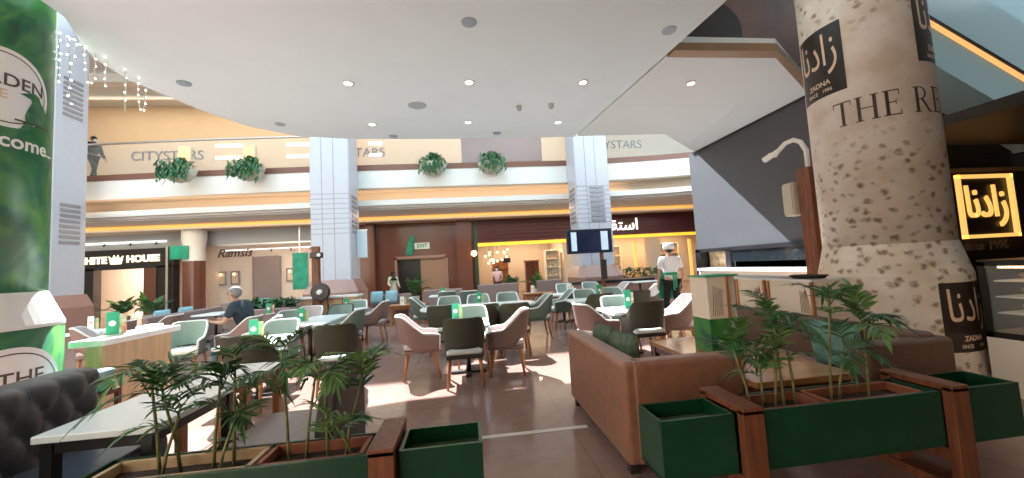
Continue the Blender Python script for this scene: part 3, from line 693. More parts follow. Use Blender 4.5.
# serif capitals cut as strokes
def serif(ch):
    m = MB(); S = .125; s = .04
    def b(x0, y0, x1, y1): m.box((x0, y0, 0), (x1, y1, .001))
    if ch == 'T': b(.31, 0, .31+S, 1); b(.0, .95, .7, 1); b(0, .80, .03, .97); b(.67, .80, .70, .97); b(.2, 0, .5, s)
    if ch == 'H':
        for x in (.08, .62): b(x, 0, x+S, 1); b(x-.08, 0, x+S+.08, s); b(x-.08, 1-s, x+S+.08, 1)
        b(.1, .49, .65, .53)
    if ch == 'E': b(.08, 0, .08+S, 1); b(0, 0, .6, .045); b(0, .955, .57, 1); b(.1, .50, .45, .54); b(.575, 0, .605, .2); b(.545, .8, .575, 1); b(.43, .42, .455, .62)
    if ch == 'R':
        b(.08, 0, .08+S, 1); b(0, 0, .25, s); b(0, 1-s, .3, 1); n = 14
        for k in range(n):
            a, c = rad(90-180*k/n), rad(90-180*(k+1)/n)
            P = lambda t, ro, ry: (.27+ro*math.cos(t), .745+ry*math.sin(t), 0)
            m.add([P(a, .21, .215), P(a, .30, .255), P(c, .30, .255), P(c, .21, .215)], [(0, 1, 2, 3)])
        b(.1, .96, .27, 1); b(.1, .49, .3, .53)
        m.add([(.30, .50, 0), (.40, .52, 0), (.74, .0, 0), (.62, .0, 0)], [(0, 1, 2, 3)]); b(.6, 0, .8, s)
    return m
x = 0; tm = MB()
for ch, adv in (('T', .82), ('H', .95), ('E', .80), (' ', .28), ('R', .88), ('E', .8)):
    q = serif(ch); tm.add([(v.x+x, v.y, v.z) for v in q.v], q.f); x += adv
tm.map(lambda q: Vector((q.x*.25, q.y*.29, q.z)))
wrapb(tm, FB-rad(30), 2.99, .003, .60, .03).build('lettering', M['letter_dark'], t)

# ------------------------------------------------------------------ right-hand shop: lit sign, display case, escalator
t = thing('shop_sign', 'square gold lit logo sign on the dark shop wall right of the stone pillar', 'sign', (8.75, 5.3, 2.1))
def fy(m, x, y, off): return m.map(lambda q: Vector((8.82+x+q.x, 5.42-off-q.z, 2.12+y+q.y)))
fr = MB()
for a in ((-.56, -.54, .56, -.48), (-.56, .48, .56, .54), (-.56, -.54, -.50, .54), (.50, -.54, .56, .54)): fr.box((a[0], a[1], 0), (a[2], a[3], .05))
fy(MB().box((-.56, -.54, -.06), (.56, .54, .0)), 0, 0, 0).build('backing', M['logo_black'], t)
fy(fr, 0, 0, 0).build('frame', M['letter_gold'], t)
m = letters(ZADNA, 1, .03, .008); xs = [q.x for q in m.v]; ys = [q.y for q in m.v]
m.map(lambda q: Vector(((q.x-(max(xs)+min(xs))/2)/(max(xs)-min(xs))*.80, (q.y-(max(ys)+min(ys))/2)/(max(ys)-min(ys))*.72, q.z)))
fy(m, 0, 0, .02).build('lettering', M['letter_gold'], t)
MB().box((7.0, 5.48, 1.2), (10.5, 5.62, 2.72)).build('mounting', M['dark_void'], t)
t = thing('small_sign', 'dim since 1996 lettering under the gold lit sign', 'sign', (8.7, 5.45, 1.4))
for w_, x_ in (('since', 8.48), ('1996', 8.98)): letters(w_, .20, .02, .003).map(lambda q: Vector((x_+q.x, 5.43-q.z, 1.44+q.y))).build('lettering', M['letter_dim'], t)
tag(letters('\u0632', .5, .03, .02).map(lambda q: Vector((7.62+q.x, 5.5-q.z, 2.12+q.y))).build('lit_letter', M['letter_gold']), 'gold lit script letter half hidden by the stone pillar', 'sign')
tag(letters('\u0646', .6, .03, .02).map(lambda q: Vector((9.72+q.x, 5.5-q.z, 2.45+q.y))).build('lit_letter', M['letter_gold']), 'gold lit script letter at the right edge beside the square sign', 'sign')
t = thing('pastry_counter', 'beige counter with lit glass pastry case right of the stone pillar', 'counter', (5.25, 2.6, 0))
MB().box((5.25, 1.2, 0), (6.1, 3.36, .56)).build('base', M['cream_paint'], t)
m = MB().box((5.25, 3.30, .56), (5.30, 3.36, 1.32)).box((5.25, 1.2, 1.28), (6.1, 3.36, 1.34)).box((5.25, 1.2, .56), (6.1, 3.36, .62)).box((6.0, 1.2, .56), (6.1, 3.36, 1.3))
m.build('case_frame', M['metal_dark'], t)
MB().box((5.262, 1.2, .62), (5.27, 3.30, 1.28)).build('front_glass', M['glass'], t)
for z in (.80, .96, 1.12): MB().box((5.30, 1.2, z), (5.95, 3.28, z+.015)).build('shelf', M['white_plastic'], t)
MB().box((5.32, 1.25, 1.255), (5.36, 3.25, 1.275)).build('light_tube', M['lamp_warm'], t)
area('pastry_light', (5.5, 2.4, 1.26), (.2, 0, -1), .1, 1.6, 5, (1, .75, .45))
for j, z in enumerate((.62, .815, .975, 1.135)):
    m = MB()
    for k in range(12): m.ball((5.42+.12*(k % 3), 1.5+.16*k, z+.035), .045, 8, 5, (1, 1, .7))
    o = m.build('pastry_row', M['goods_pale'], t, smooth=True); o['kind'] = 'stuff'
t = thing('escalator', 'escalator flank of pale blue glass with a gold light line, top right corner', 'escalator', (8.5, 5.0, 4))
A, B = Py(905, 8, 5.0), Py(1060, 100, 5.0)
def band(d0, d1, y0, y1): return MB().hexa([(A.x, y0, A.z+d0), (B.x, y0, B.z+d0), (B.x, y1, B.z+d0), (A.x, y1, A.z+d0), (A.x, y0, A.z+d1), (B.x, y0, B.z+d1), (B.x, y1, B.z+d1), (A.x, y1, A.z+d1)])
band(-.72, -.06, 5.0, 5.8).build('truss_cladding', M['glass_blue'], t)
band(-.055, .0, 4.96, 5.06).build('light_line', M['gold_strip'], t)
band(.0, .05, 4.94, 5.08).build('handrail', M['metal_dark'], t)
band(.05, 1.1, 5.02, 5.05).build('glass_balustrade', M['glass_blue'], t)
struct(MB().box((6.6, 5.62, 3.3), (16, 5.7, 4.0)).build('wall_bulkhead', M['dark_void']))
struct(MB().box((6.42, 5.85, 3.9), (16, 6.0, 8.6)).build('wall_light_band', M['glass_blue']))

# food counter below the grey panel
t = thing('food_counter', 'white food counter with black glass hood below the dark grey panel', 'counter', (6.3, 8, 0))
MB().box((6.0, 5.4, 0), (6.35, 9.3, 1.16)).build('base', M['cream_paint'], t)
MB().box((5.95, 5.4, 1.16), (6.6, 9.3, 1.22)).build('worktop', M['marble_white'], t)
MB().box((6.38, 5.4, 1.36), (6.44, 8.55, 1.64)).build('glass_hood', M['black_glass'], t)
MB().box((6.36, 8.55, 1.2), (6.46, 8.72, 1.66)).build('post', M['black_panel'], t); MB().box((6.36, 9.75, 0), (6.6, 9.95, 1.7)).build('post', M['black_panel'], t)
MB().box((6.6, 8.72, 1.2), (6.62, 9.75, 1.64)).build('shop_reflection', M['goods_pale'], t)  # gold reflection of a shop, put in as a coloured panel

# ------------------------------------------------------------------ wooden posts with lamp and speaker, hanging screen
t = thing('wooden_post', 'tall dark wooden post with gooseneck lamp and speaker left of the stone pillar', 'post', (5.2, 5.1, 0))
MB().box((5.09, 4.98, 0), (5.31, 5.2, 2.78)).build('post_beam', M['wood_post'], t, bevel=.01)
hd = MB().tube([(5.2, 5.09, 2.75), (5.2, 5.09, 3.05), (5.17, 5.14, 3.20), (5.13, 5.22, 3.26), (5.08, 5.32, 3.24), (5.04, 5.42, 3.15)], .035, 10).build('gooseneck', M['white_plastic'], t, smooth=True)
MB().tube([(5.05, 5.40, 3.17), (5.02, 5.50, 3.10)], [.03, .055], 10).tube([(5.02, 5.52, 3.12), (4.98, 5.66, 3.06)], [.05, .05], 4).build('lamp_head', M['white_plastic'], hd)
sp = MB().box((5.02, 5.22, 2.08), (5.22, 5.42, 2.60)).build('speaker_box', M['cream_plastic'], t, bevel=.03)
MB().box((5.01, 5.24, 2.12), (5.02, 5.40, 2.56)).build('grille', M['cream_plastic'], sp)
t = thing('wooden_post', 'wooden post with camera and black round fan before the middle grey column', 'post', (-4.28, 11.5, 0))
MB().box((-4.37, 11.42, 0), (-4.19, 11.6, 2.42)).build('post_beam', M['wood_post'], t)
cm = MB().box((-4.36, 11.25, 2.08), (-4.05, 11.44, 2.24)).build('camera_box', M['metal_dark'], t, bevel=.02)
MB().tube([(-4.1, 11.24, 2.16), (-4.1, 11.2, 2.16)], .05, 10).build('camera_lens', M['white_plastic'], cm)
fn = MB().lathe([(.23, -.06), (.26, -.03), (.26, .03), (.23, .06)], (0, 0, 0), 28).lathe([(0, -.05), (.24, -.05)], (0, 0, 0), 28).map(lambda q: Vector((-4.1+q.x, 11.3+q.z, 1.12+q.y))).build('round_fan', M['metal_dark'], t)
MB().lathe([(0, .09), (.07, .07), (.08, .0)], (0, 0, 0), 12).map(lambda q: Vector((-4.1+q.x, 11.25-q.z, 1.12+q.y))).build('fan_hub', M['white_plastic'], fn)
Y = 13.2; a = Py(566, 230, Y); b = Py(613, 252, Y)
t = thing('television_screen', 'black television screen with pale side panels on a pole', 'television', (a.x, Y, 0))
cx = (a.x+b.x)/2
fb = lambda x0, x1, z0, z1, y0, y1: MB().box((x0, y0, z0), (x1, y1, z1))
fb(a.x, b.x, b.z, a.z, Y, Y+.1).build('housing', M['black_panel'], t, bevel=.02)
fb(a.x+.06, b.x-.06, b.z+.06, a.z-.06, Y-.008, Y).build('display', M['screen'], t)
fb(a.x+.16, a.x+.36, b.z+.10, a.z-.10, Y-.014, Y-.008).build('lit_column', M['screen_white'], t)
fb(b.x-.42, b.x-.16, b.z+.10, a.z-.10, Y-.014, Y-.008).build('lit_column', M['screen_white'], t)
MB().tube([(cx+.45, Y+.12, 0), (cx+.45, Y+.12, b.z+.3)], .07, 10).build('pole', M['wood_post'], t)
MB().box((cx+.36, Y-.03, .9), (cx+.56, Y+.05, 1.6)).build('pole_box', M['metal_dark'], t)
MB().lathe([(.35, 0), (.35, .03), (.08, .06)], (cx+.45, Y+.12, 0), 20).build('base_plate', M['metal_dark'], t)

# ------------------------------------------------------------------ tub chairs
def smooth01(t): t = max(0, min(1, t)); return t*t*(3-2*t)
def shell_pts(t, v, inset):
    """t: -1..1 round the tub from right arm over the back to the left arm, v: 0..1 bottom to top"""
    a = abs(t)
    top = .90-.26*smooth01((a-.30)/.40)-.02*max(0, (a-.8)/.2)
    bot = .515-.115*smooth01((a-.30)/.22)
    z = bot+(top-bot)*v
    L = 1.0
    if a < .55:
        ang = (t/.55)*rad(88); x = math.sin(ang)*(.285-inset); y = -.05-math.cos(ang)*(.25-inset)
        k = .85; x = math.copysign(abs(math.sin(ang))**k, t)*(.285-inset)
    else:
        x = math.copysign(.285-inset, t); y = -.05+(a-.55)/.45*.30
    h = (z-.42)/.48
    y -= .075*h*(1-smooth01((a-.35)/.4))
    w = .90+.10*smooth01(h*1.6) if a > .3 else .86+.14*smooth01(h*1.3)-.18*max(0, h-.62)
    return Vector((x*w, y, z))
def make_chair(key, label, outer, inner, pipe, seat, leg):
    t = thing('tub_chair', label, 'chair')
    N, R = 28, 6
    def surf(inset): return [[shell_pts(-1+2*i/N, j/R, inset) for i in range(N+1)] for j in range(R+1)]
    o, q = surf(0), surf(.035)
    m = MB().grid(o); m.grid([o[0], q[0]]); m.grid([[o[j][0] for j in range(R+1)], [q[j][0] for j in range(R+1)]]); m.grid([[o[j][N] for j in range(R+1)], [q[j][N] for j in range(R+1)]])
    m.build('backrest', outer, t, smooth=True)
    MB().grid(q).build('lining', inner, t, smooth=True)
    rim = [(a+b)/2 for a, b in zip(o[R], q[R])]
    rim = [(o[0][0]+q[0][0])/2]+rim+[(o[0][N]+q[0][N])/2]
    MB().tube(rim, .019, 6).build('piping', pipe, t, smooth=True)
    MB().box((-.235, -.25, .425), (.235, .26, .495)).build('seat_cushion', seat, t, bevel=.03, seg=3)
    MB().box((-.245, -.26, .375), (.245, .25, .425)).build('seat_frame', leg[1] or outer, t, bevel=.015)
    for sx in (-1, 1):
        for sy in (-1, 1):
            MB().tube([(sx*.20, sy*.19-.01, .38), (sx*.235, sy*.25-.01, 0)], [.026, .014], 8).build('leg', leg[0], t, smooth=True)
    return t
PRO = {
 'olive': lambda: make_chair('olive', 'x', M['olive'], M['mint_fab'], M['olive'], M['seat_white'], (M['wood_leg'], M['leg_dark'])),
 'green': lambda: make_chair('green', 'x', M['green_fab'], M['mint_fab'], M['piping'], M['seat_white'], (M['wood_leg'], None)),
 'pink': lambda: make_chair('pink', 'x', M['taupe'], M['pink_pale'], M['piping'], M['pink_pale'], (M['wood_leg'], None)),
}
PROTO = {}
FACE = {'N': (0, (0, 1)), 'E': (-90, (1, 0)), 'W': (90, (-1, 0)), 'S': (180, (0, -1))}
def chair(px, py, face, style, label, dr=0, off=.30):
    p = Pz(px, py, .90); rz, d = FACE[face]
    if face == 'S': off = .17
    first = style not in PROTO
    if first: PROTO[style] = PRO[style]()
    o = PROTO[style] if first else copy_tree(PROTO[style])
    o.location = (p.x+off*d[0], p.y+off*d[1], 0); o.rotation_euler = (0, 0, rad(rz+dr)); o['label'] = label
    o['group'] = {'olive': 'dark olive tub chairs', 'green': 'grey green tub chairs', 'pink': 'taupe tub chairs'}[style]
    return o
CH = [
 (463, 319, 'N', 'olive', 'dark olive tub chair, back turned, in front of small square table in the middle', 0),
 (400, 316, 'E', 'pink', 'taupe tub chair at left side of the middle square table', 8),
 (524, 309, 'W', 'pink', 'taupe tub chair at right side of the middle square table', -8),
 (471, 307, 'S', 'green', 'grey green tub chair on the far side of the middle square table', 0),
 (441, 306, 'N', 'olive', 'dark olive tub chair, leftmost of three with backs turned at long oval table', 0),
 (485, 304.5, 'N', 'olive', 'dark olive tub chair, middle of three with backs turned at long oval table', 0),
 (515, 303.5, 'N', 'olive', 'dark olive tub chair, rightmost of three with backs turned at long oval table', 0),
 (412, 298, 'E', 'green', 'grey green tub chair at the left end of long oval table', 0),
 (549, 294, 'W', 'green', 'grey green tub chair at the right end of long oval table', 0),
 (449, 297, 'S', 'green', 'grey green tub chair, leftmost on far side of long oval table', 0),
 (478, 294.8, 'S', 'green', 'grey green tub chair, middle on far side of long oval table', 0),
 (507, 293, 'S', 'green', 'grey green tub chair, rightmost on far side of long oval table', 0),
 (447, 291.5, 'N', 'green', 'grey green tub chair beyond long oval table, left of its pair near marble wall', 0),
 (469, 291, 'N', 'green', 'grey green tub chair beyond long oval table, right of its pair near boutique jamb', 0),
 (650, 302, 'N', 'olive', 'dark olive tub chair with white seat, back turned, nearest the brown corner sofa', 0),
 (577, 304, 'E', 'pink', 'taupe tub chair at left side of square table behind the corner sofa', 10),
 (689, 295, 'W', 'pink', 'pale lined taupe tub chair at right side of square table behind the corner sofa', -10),
 (615, 297, 'S', 'green', 'grey green tub chair at far side of square table behind the corner sofa', 0),
 (564, 284, 'S', 'green', 'mint lined grey green tub chair closest to the boutique display shelf', 0),
 (573, 289, 'W', 'green', 'grey green tub chair seen from the side beside table before the screen column', 0),
 (584, 290, 'S', 'green', 'grey green tub chair facing here at small white table before the screen', 0),
 (602, 294, 'N', 'olive', 'dark olive tub chair, back turned, below the left half of the television screen', 0),
 (611, 288, 'S', 'green', 'grey green tub chair right behind the upright plain green menu card', 0),
 (590, 282.5, 'S', 'green', 'grey green tub chair farthest back under the television screen', 0),
 (627, 282, 'W', 'pink', 'pale taupe tub chair seen behind the red and white menu cards', 0),
 (640, 291, 'N', 'olive', 'dark olive tub chair, back turned, between menu cards and man in white', 0),
 (661, 284, 'W', 'pink', 'pale lined taupe tub chair directly left of the man in white', 0),
 (341, 305, 'S', 'olive', 'dark olive tub chair behind the long white table with the left menu card', 0),
 (361, 309, 'W', 'green', 'grey green tub chair with pale piping at right side of left white table', 0),
 (386, 301, 'W', 'pink', 'taupe tub chair in the aisle left of the wooden side table', 0),
 (356, 301, 'S', 'green', 'grey green tub chair behind the taupe aisle chair, below the marble plinth', 0),
 (330, 326, 'N', 'olive', 'dark olive tub chair behind the leafy palms, back turned to us', 10),
 (310, 307, 'S', 'pink', 'pale taupe tub chair before the wooden counter with white top', 0),
 (281, 321, 'S', 'green', 'grey green tub chair with pale piping between two green menu cards', 0),
 (240, 337, 'N', 'olive', 'large near dark olive tub chair left, back turned, among the palm fronds', -6),
 (276, 317, 'W', 'pink', 'taupe tub chair beyond the green menu card on left table', 20),
 (290, 311, 'S', 'green', 'grey green tub chair below the bed of low green plants', 0),
 (192, 322, 'S', 'green', 'grey green tub chair with white seat in front of the seated man', 15),
 (177, 315, 'W', 'pink', 'pale taupe tub chair at the end of the long taupe bench', 0),
 (128, 321, 'W', 'pink', 'pale taupe tub chair beyond the white topped partition, farther', 10),
 (82, 327, 'E', 'pink', 'pale taupe tub chair beyond the white topped partition, nearer', 30),
 (257, 316, 'W', 'pink', 'taupe tub chair on which the grey haired man sits', 0),
]
for c in CH: chair(*c)

# ------------------------------------------------------------------ tables
def rrect(x0, y0, x1, y1, r, n=8):
    pts = []
    for cx, cy, a in ((x1-r, y1-r, 0), (x0+r, y1-r, 90), (x0+r, y0+r, 180), (x1-r, y0+r, 270)):
        for k in range(n+1):
            t = rad(a+90*k/n); pts.append((cx+r*math.cos(t), cy+r*math.sin(t)))
    return pts
def table(cx, cy, sx, sy, label, r=.04, z=.74, peds=None, top=None, group='white pedestal tables', rz=0):
    t = thing('dining_table', label, 'table', (cx, cy, 0), group)
    MB().prism(rrect(cx-sx/2, cy-sy/2, cx+sx/2, cy+sy/2, r), z-.04, z).build('tabletop', top or M['table_white'], t, bevel=.008)
    for dx, dy in peds or ((0, 0),):
        MB().tube([(cx+dx, cy+dy, .03), (cx+dx, cy+dy, z-.04)], .035, 10).build('pedestal', M['metal_dark'], t, smooth=True)
        MB().box((cx+dx-.26, cy+dy-.04, 0), (cx+dx+.26, cy+dy+.04, .035)).box((cx+dx-.04, cy+dy-.26, 0), (cx+dx+.04, cy+dy+.26, .035)).build('base', M['metal_dark'], t)
    t.rotation_euler = (0, 0, rz)
    return t
table(-.04, 5.86, .66, .80, 'small square white table in the middle of the floor')
table(.22, 8.42, 2.5, .98, 'long white table with rounded ends behind the middle square table', r=.42, peds=((-.7, 0), (.7, 0)))
table(2.55, 6.10, .72, .78, 'small square white table behind the brown corner sofa')
table(-2.86, 7.75, .70, 1.5, 'long white table with green menu card, left of the aisle', peds=((0, -.4), (0, .4)))
table(-2.85, 5.62, .70, .86, 'white table with green menu card half hidden by palm fronds')
p = Pz(584, 299.5, .74); table(p.x, p.y, .7, .7, 'small white table before the television pole, nearer of two')
p = Pz(563, 293.5, .74); table(p.x, p.y, .7, .7, 'small white table closest to the boutique display shelf')
p = Pz(358, 307, .74); table(p.x, p.y-.50, .6, .7, 'small white table beside the taupe aisle chair')
p = Pz(216, 313, .74); table(p.x, p.y, .7, .9, 'white table where the grey haired man leans')
p = Pz(92, 331, .74); table(p.x, p.y, .7, .8, 'white table beyond the white topped partition')
p = Pz(442, 297, .74); table(p.x-.1, p.y+.9, .7, .7, 'small white table beyond the long rounded table, near marble wall')
p = Pz(645, 280.5, .74); table(p.x, p.y-.3, 1.3, .6, 'long white table before the restaurant, left of the man in white', peds=((-.35, 0), (.35, 0)))
def wood_table(name, label, x0, y0, x1, y1, z, top, apron, leg, th=.04, group=None):
    t = thing(name, label, 'table', ((x0+x1)/2, (y0+y1)/2, 0), group)
    MB().prism(rrect(x0, y0, x1, y1, .02, 3), z-th, z).build('tabletop', top, t, bevel=.006)
    MB().box((x0+.04, y0+.04, z-th-.07), (x1-.04, y1-.04, z-th)).build('apron', apron, t)
    for x in (x0+.06, x1-.06):
        for y in (y0+.06, y1-.06): MB().box((x-.03, y-.03, 0), (x+.03, y+.03, z-th)).build('leg', leg, t)
    return t
wood_table('dining_table', 'near white table before the tufted grey sofa, left foreground', -2.45, 2.48, -1.82, 3.32, .75, M['table_white'], M['metal_dark'], M['metal_dark'])
wood_table('dining_table', 'white table with wooden legs behind the left planter palms', -2.40, 3.40, -1.80, 4.05, .75, M['table_white'], M['wood_leg'], M['wood_leg'])
wood_table('wooden_table', 'low orange brown wooden table between corner sofa and bench, right', 2.06, 2.62, 2.90, 4.30, .60, M['wood_top'], M['wood_dark'], M['wood_dark'], .05)
p = Pz(400, 305.5, .58); wood_table('side_table', 'wooden side table with a menu box near the exit door', p.x-.35, p.y, p.x+.75, p.y+.7, .58, M['wood'], M['wood'], M['wood'])
p = Pz(528, 294, .58); wood_table('side_table', 'wooden side table with white menu box before the boutique', p.x-.1, p.y, p.x+1.0, p.y+.7, .58, M['wood'], M['wood'], M['wood'])

# ------------------------------------------------------------------ menu stands
def menu(pos, label, kind='green', rz=0, h=.24):
    t = thing('menu_stand', label, 'menu stand', pos, 'table menu stands')
    P = lambda q: Vector(pos)+Matrix.Rotation(rz, 3, 'Z') @ Vector(q)
    MB().box((-.08, -.05, 0), (.09, .07, .014)).map(P).build('base', M['white_plastic'], t)
    a = MB().box((-.075, -.03, .014), (.035, -.018, h+.014)).map(P).build('green_card', M['card_green'] if kind != 'mixed' else M['card_white'], t)
    disc(.034, 16).map(lambda q: P((-.02+q.x, -.032, h*.55+q.y))).build('logo_disc', M['card_white'] if kind != 'mixed' else M['card_red'], a)
    MB().hexa([(.0, .03, .014), (.09, .0, .014), (.09, .01, .014), (.0, .04, .014), (.0, .03, h*.9), (.09, .0, h*.9), (.09, .01, h*.9), (.0, .04, h*.9)]).map(P).build('picture_card', M['card_mixed'] if kind != 'red' else M['card_red'], t)
def menu_px(px, py, label, kind='green', rz=0, z=.74, h=.24): menu(Pz(px, py, z), label, kind, rz, h)
menu_px(457, 319, 'green menu card stand on the small square table in the middle')
menu_px(480, 303, 'menu card stand on the middle of the long white rounded table')
p = Pz(442, 297, .74); menu((p.x, p.y+.8, .74), 'small green menu card stand beyond the left part of long rounded table')
menu_px(629, 309, 'tall red and green menu card stand on table behind corner sofa', 'red', 0, .74, .30)
menu(Pz(601, 295, .78)+Vector((.1, .35, -.04)), 'plain green menu card stand below the left part of the television')
p = Pz(563, 293.5, .74); menu((p.x+.2, p.y+.1, .74), 'colourful menu card stand on table before the boutique shelf', 'mixed')
menu_px(303, 322, 'green menu card stand on the long white table left of the aisle')
menu_px(256, 339, 'green menu card stand on white table among the palm fronds', 'green', .2, .74, .26)
menu_px(270, 314, 'red topped menu card stand behind the green card on the left', 'red')
menu_px(93, 330, 'red and yellow menu card stand beyond the partition beside green pillar', 'mixed', 0, .74, .26)
p = Pz(358, 307, .74); menu((p.x-.15, p.y-.35, .74), 'green menu card stand on small table in front of the wooden counter')
menu_px(403, 305, 'pale menu box on the wooden side table by the exit door', 'mixed', 0, .58)
menu_px(533, 292.5, 'white menu box on the wooden side table before the boutique', 'mixed', 0, .58)

# ------------------------------------------------------------------ counters and partitions
t = thing('partition_counter', 'beige wooden partition with white marble top beside the green pillar', 'counter', (-4.05, 5.3, 0))
MB().box((-4.14, 4.72, 0), (-3.98, 5.70, .93)).build('wood_panel', M['wood_light'], t)
MB().box((-4.28, 4.68, .93), (-3.93, 5.80, 1.0)).build('marble_top', M['marble_white'], t, bevel=.01)
menu((-4.12, 5.05, 1.0), 'tall green menu card stand on the white topped partition', 'red', .3, .26)
t = thing('serving_tray', 'white tray of napkins on the white topped partition', 'tray', (-4.1, 5.5, 1.0))
MB().box((-4.22, 5.30, 1.0), (-4.0, 5.70, 1.015)).build('tray_base', M['white_plastic'], t); MB().box((-4.2, 5.42, 1.015), (-4.05, 5.66, 1.05)).build('napkins', M['letter_white'], t)
for z, m_, lab in ((.62, 'cushion_blue', 'blue'), (.50, 'teal_banner', 'teal')):
    tag(MB().box((-4.00, 4.28, z), (-3.74, 4.60, z+.1)).build('folded_cloth', M[m_], bevel=.03, seg=3), 'folded %s cloth stacked between green pillar and partition' % lab, 'cloth')
t = thing('cloth_shelf', 'small shelf holding folded cloths beside the partition', 'shelf', (-3.88, 4.45, 0))
MB().box((-4.00, 4.26, .46), (-3.72, 4.64, .50)).build('board', M['wood_dark'], t)
for x in (-3.98, -3.74):
    for y in (4.28, 4.62): MB().box((x-.02, y-.02, 0), (x+.02, y+.02, .46)).build('leg', M['wood_dark'], t)
a, b = Pz(298, 299, .95), Pz(358, 295, .95)
t = thing('wooden_counter', 'pale wooden counter with white top in front of the middle grey column', 'counter', ((a.x+b.x)/2, a.y, 0))
MB().box((a.x, a.y+.02, 0), (b.x, a.y+.5, .92)).build('body', M['wood_light'], t)
MB().box((a.x-.04, a.y-.03, .92), (b.x+.04, a.y+.55, .97)).build('top', M['marble_white'], t)
for k in range(1, 4):
    x = a.x+(b.x-a.x)*k/4; MB().box((x-.012, a.y+.008, .06), (x+.012, a.y+.03, .9)).build('door_gap', M['wood_dark'], t)
MB().box((a.x+.8, a.y+.0, .35), (a.x+.84, a.y+.03, .75)).build('handle', M['metal_dark'], t)

# ------------------------------------------------------------------ benches
def bench(name, label, x0, y0, x1, y1, side, m_back, m_seat, hb=.85, hs=.45, th=.14, group='taupe upholstered benches'):
    """side: which edge carries the backrest"""
    t = thing(name, label, 'bench', ((x0+x1)/2, (y0+y1)/2, 0), group)
    bx = {'W': (x0, y0, x0+th, y1), 'E': (x1-th, y0, x1, y1), 'N': (x0, y1-th, x1, y1), 'S': (x0, y0, x1, y0+th)}[side]
    MB().box((bx[0], bx[1], .08), (bx[2], bx[3], hb)).build('backrest', m_back, t, bevel=.04, seg=3)
    sx = {'W': (x0+th, y0, x1, y1), 'E': (x0, y0, x1-th, y1), 'N': (x0, y0, x1, y1-th), 'S': (x0, y0+th, x1, y1)}[side]
    MB().box((sx[0], sx[1], hs-.14), (sx[2], sx[3], hs)).build('seat', m_seat, t, bevel=.04, seg=3)
    MB().box((sx[0]+.02, sx[1]+.02, .08), (sx[2]-.02, sx[3]-.02, hs-.14)).build('seat_base', m_back, t)
    for x in (x0+.06, x1-.06):
        for y in (y0+.06, y1-.06): MB().tube([(x, y, 0), (x, y, .09)], .025, 8).build('foot', M['leg_dark'], t)
    return t
def cushion(c, size, rot, m_, label, group=None):
    n = 8; m = MB()
    for sgn in (1, -1):
        m.grid([[Vector(((i/n*2-1)*size/2*(1-.06*(1-(1-(j/n*2-1)**2))), sgn*.075*((1-abs(i/n*2-1)**2.5)*(1-abs(j/n*2-1)**2.5))**.5, (j/n*2-1)*size/2)) for i in range(n+1)] for j in range(n+1)])
    R = Matrix.Rotation(rot[2], 3, 'Z') @ Matrix.Rotation(rot[0], 3, 'X') @ Matrix.Rotation(rot[1], 3, 'Y')
    m.map(lambda q: Vector(c)+R @ q)
    return tag(m.build('cushion', M[m_], smooth=True), label, 'cushion', group)
bench('bench', 'long taupe bench before the WHITE HOUSE shop, backrest along the aisle', -7.95, 9.6, -7.2, 12.3, 'E', M['bench_taupe'], M['bench_taupe'])
cushion((-7.48, 10.4, .72), .46, (rad(0), 0, rad(80)), 'cushion_blue', 'pale blue cushion on the long taupe bench, nearer of two', 'blue bench cushions')
cushion((-7.48, 11.2, .72), .46, (rad(0), 0, rad(80)), 'cushion_blue', 'pale blue cushion on the long taupe bench, farther of two', 'blue bench cushions')
bench('bench', 'taupe bench behind the seated man, below the glass fronted shop', -8.2, 13.2, -5.6, 13.95, 'N', M['bench_taupe'], M['bench_taupe'])
cushion((-7.5, 13.6, .72), .46, (rad(-12), 0, 0), 'cushion_blue', 'pale blue cushion on the bench left of the seated man', 'blue bench cushions')
cushion((-6.8, 13.6, .72), .46, (rad(-12), 0, .2), 'cushion_mint', 'mint cushion on the bench right behind the seated man')
bench('bench', 'taupe bench below the bed of low green plants', -5.35, 9.35, -4.3, 10.0, 'N', M['bench_taupe'], M['bench_taupe'])
bench('bench', 'taupe bench right of the middle column, under two pale blue cushions', -3.15, 12.3, -1.85, 13.0, 'N', M['bench_taupe'], M['bench_taupe'])
cushion((-2.9, 12.72, .78), .40, (rad(-12), 0, .1), 'cushion_blue', 'pale blue cushion on bench right of the middle column, left of two', 'blue bench cushions')
cushion((-2.45, 12.72, .78), .40, (rad(-12), 0, -.1), 'cushion_blue', 'pale blue cushion on bench right of the middle column, right of two', 'blue bench cushions')
bench('bench', 'taupe bench in front of the tan exit door leaf', -1.6, 14.1, -.2, 14.8, 'S', M['bench_taupe'], M['bench_taupe'])
bench('bench', 'taupe bench back in front of the woman in pink', .35, 13.5, 1.80, 14.2, 'S', M['bench_taupe'], M['bench_taupe'], hb=.95)
bench('bench', 'taupe bench below the boutique display shelf', 2.6, 14.2, 3.6, 14.9, 'S', M['bench_taupe'], M['bench_taupe'], hb=.95)
t = thing('granite_parapet', 'pink granite parapet with dark top under the television screen', 'parapet', (5.3, 13.95, 0))
MB().box((3.7, 13.8, 0), (7.0, 14.1, .72)).build('wall_block', M['granite_pink'], t); MB().box((3.65, 13.75, .72), (7.05, 14.15, .82)).build('coping', M['black_panel'], t)

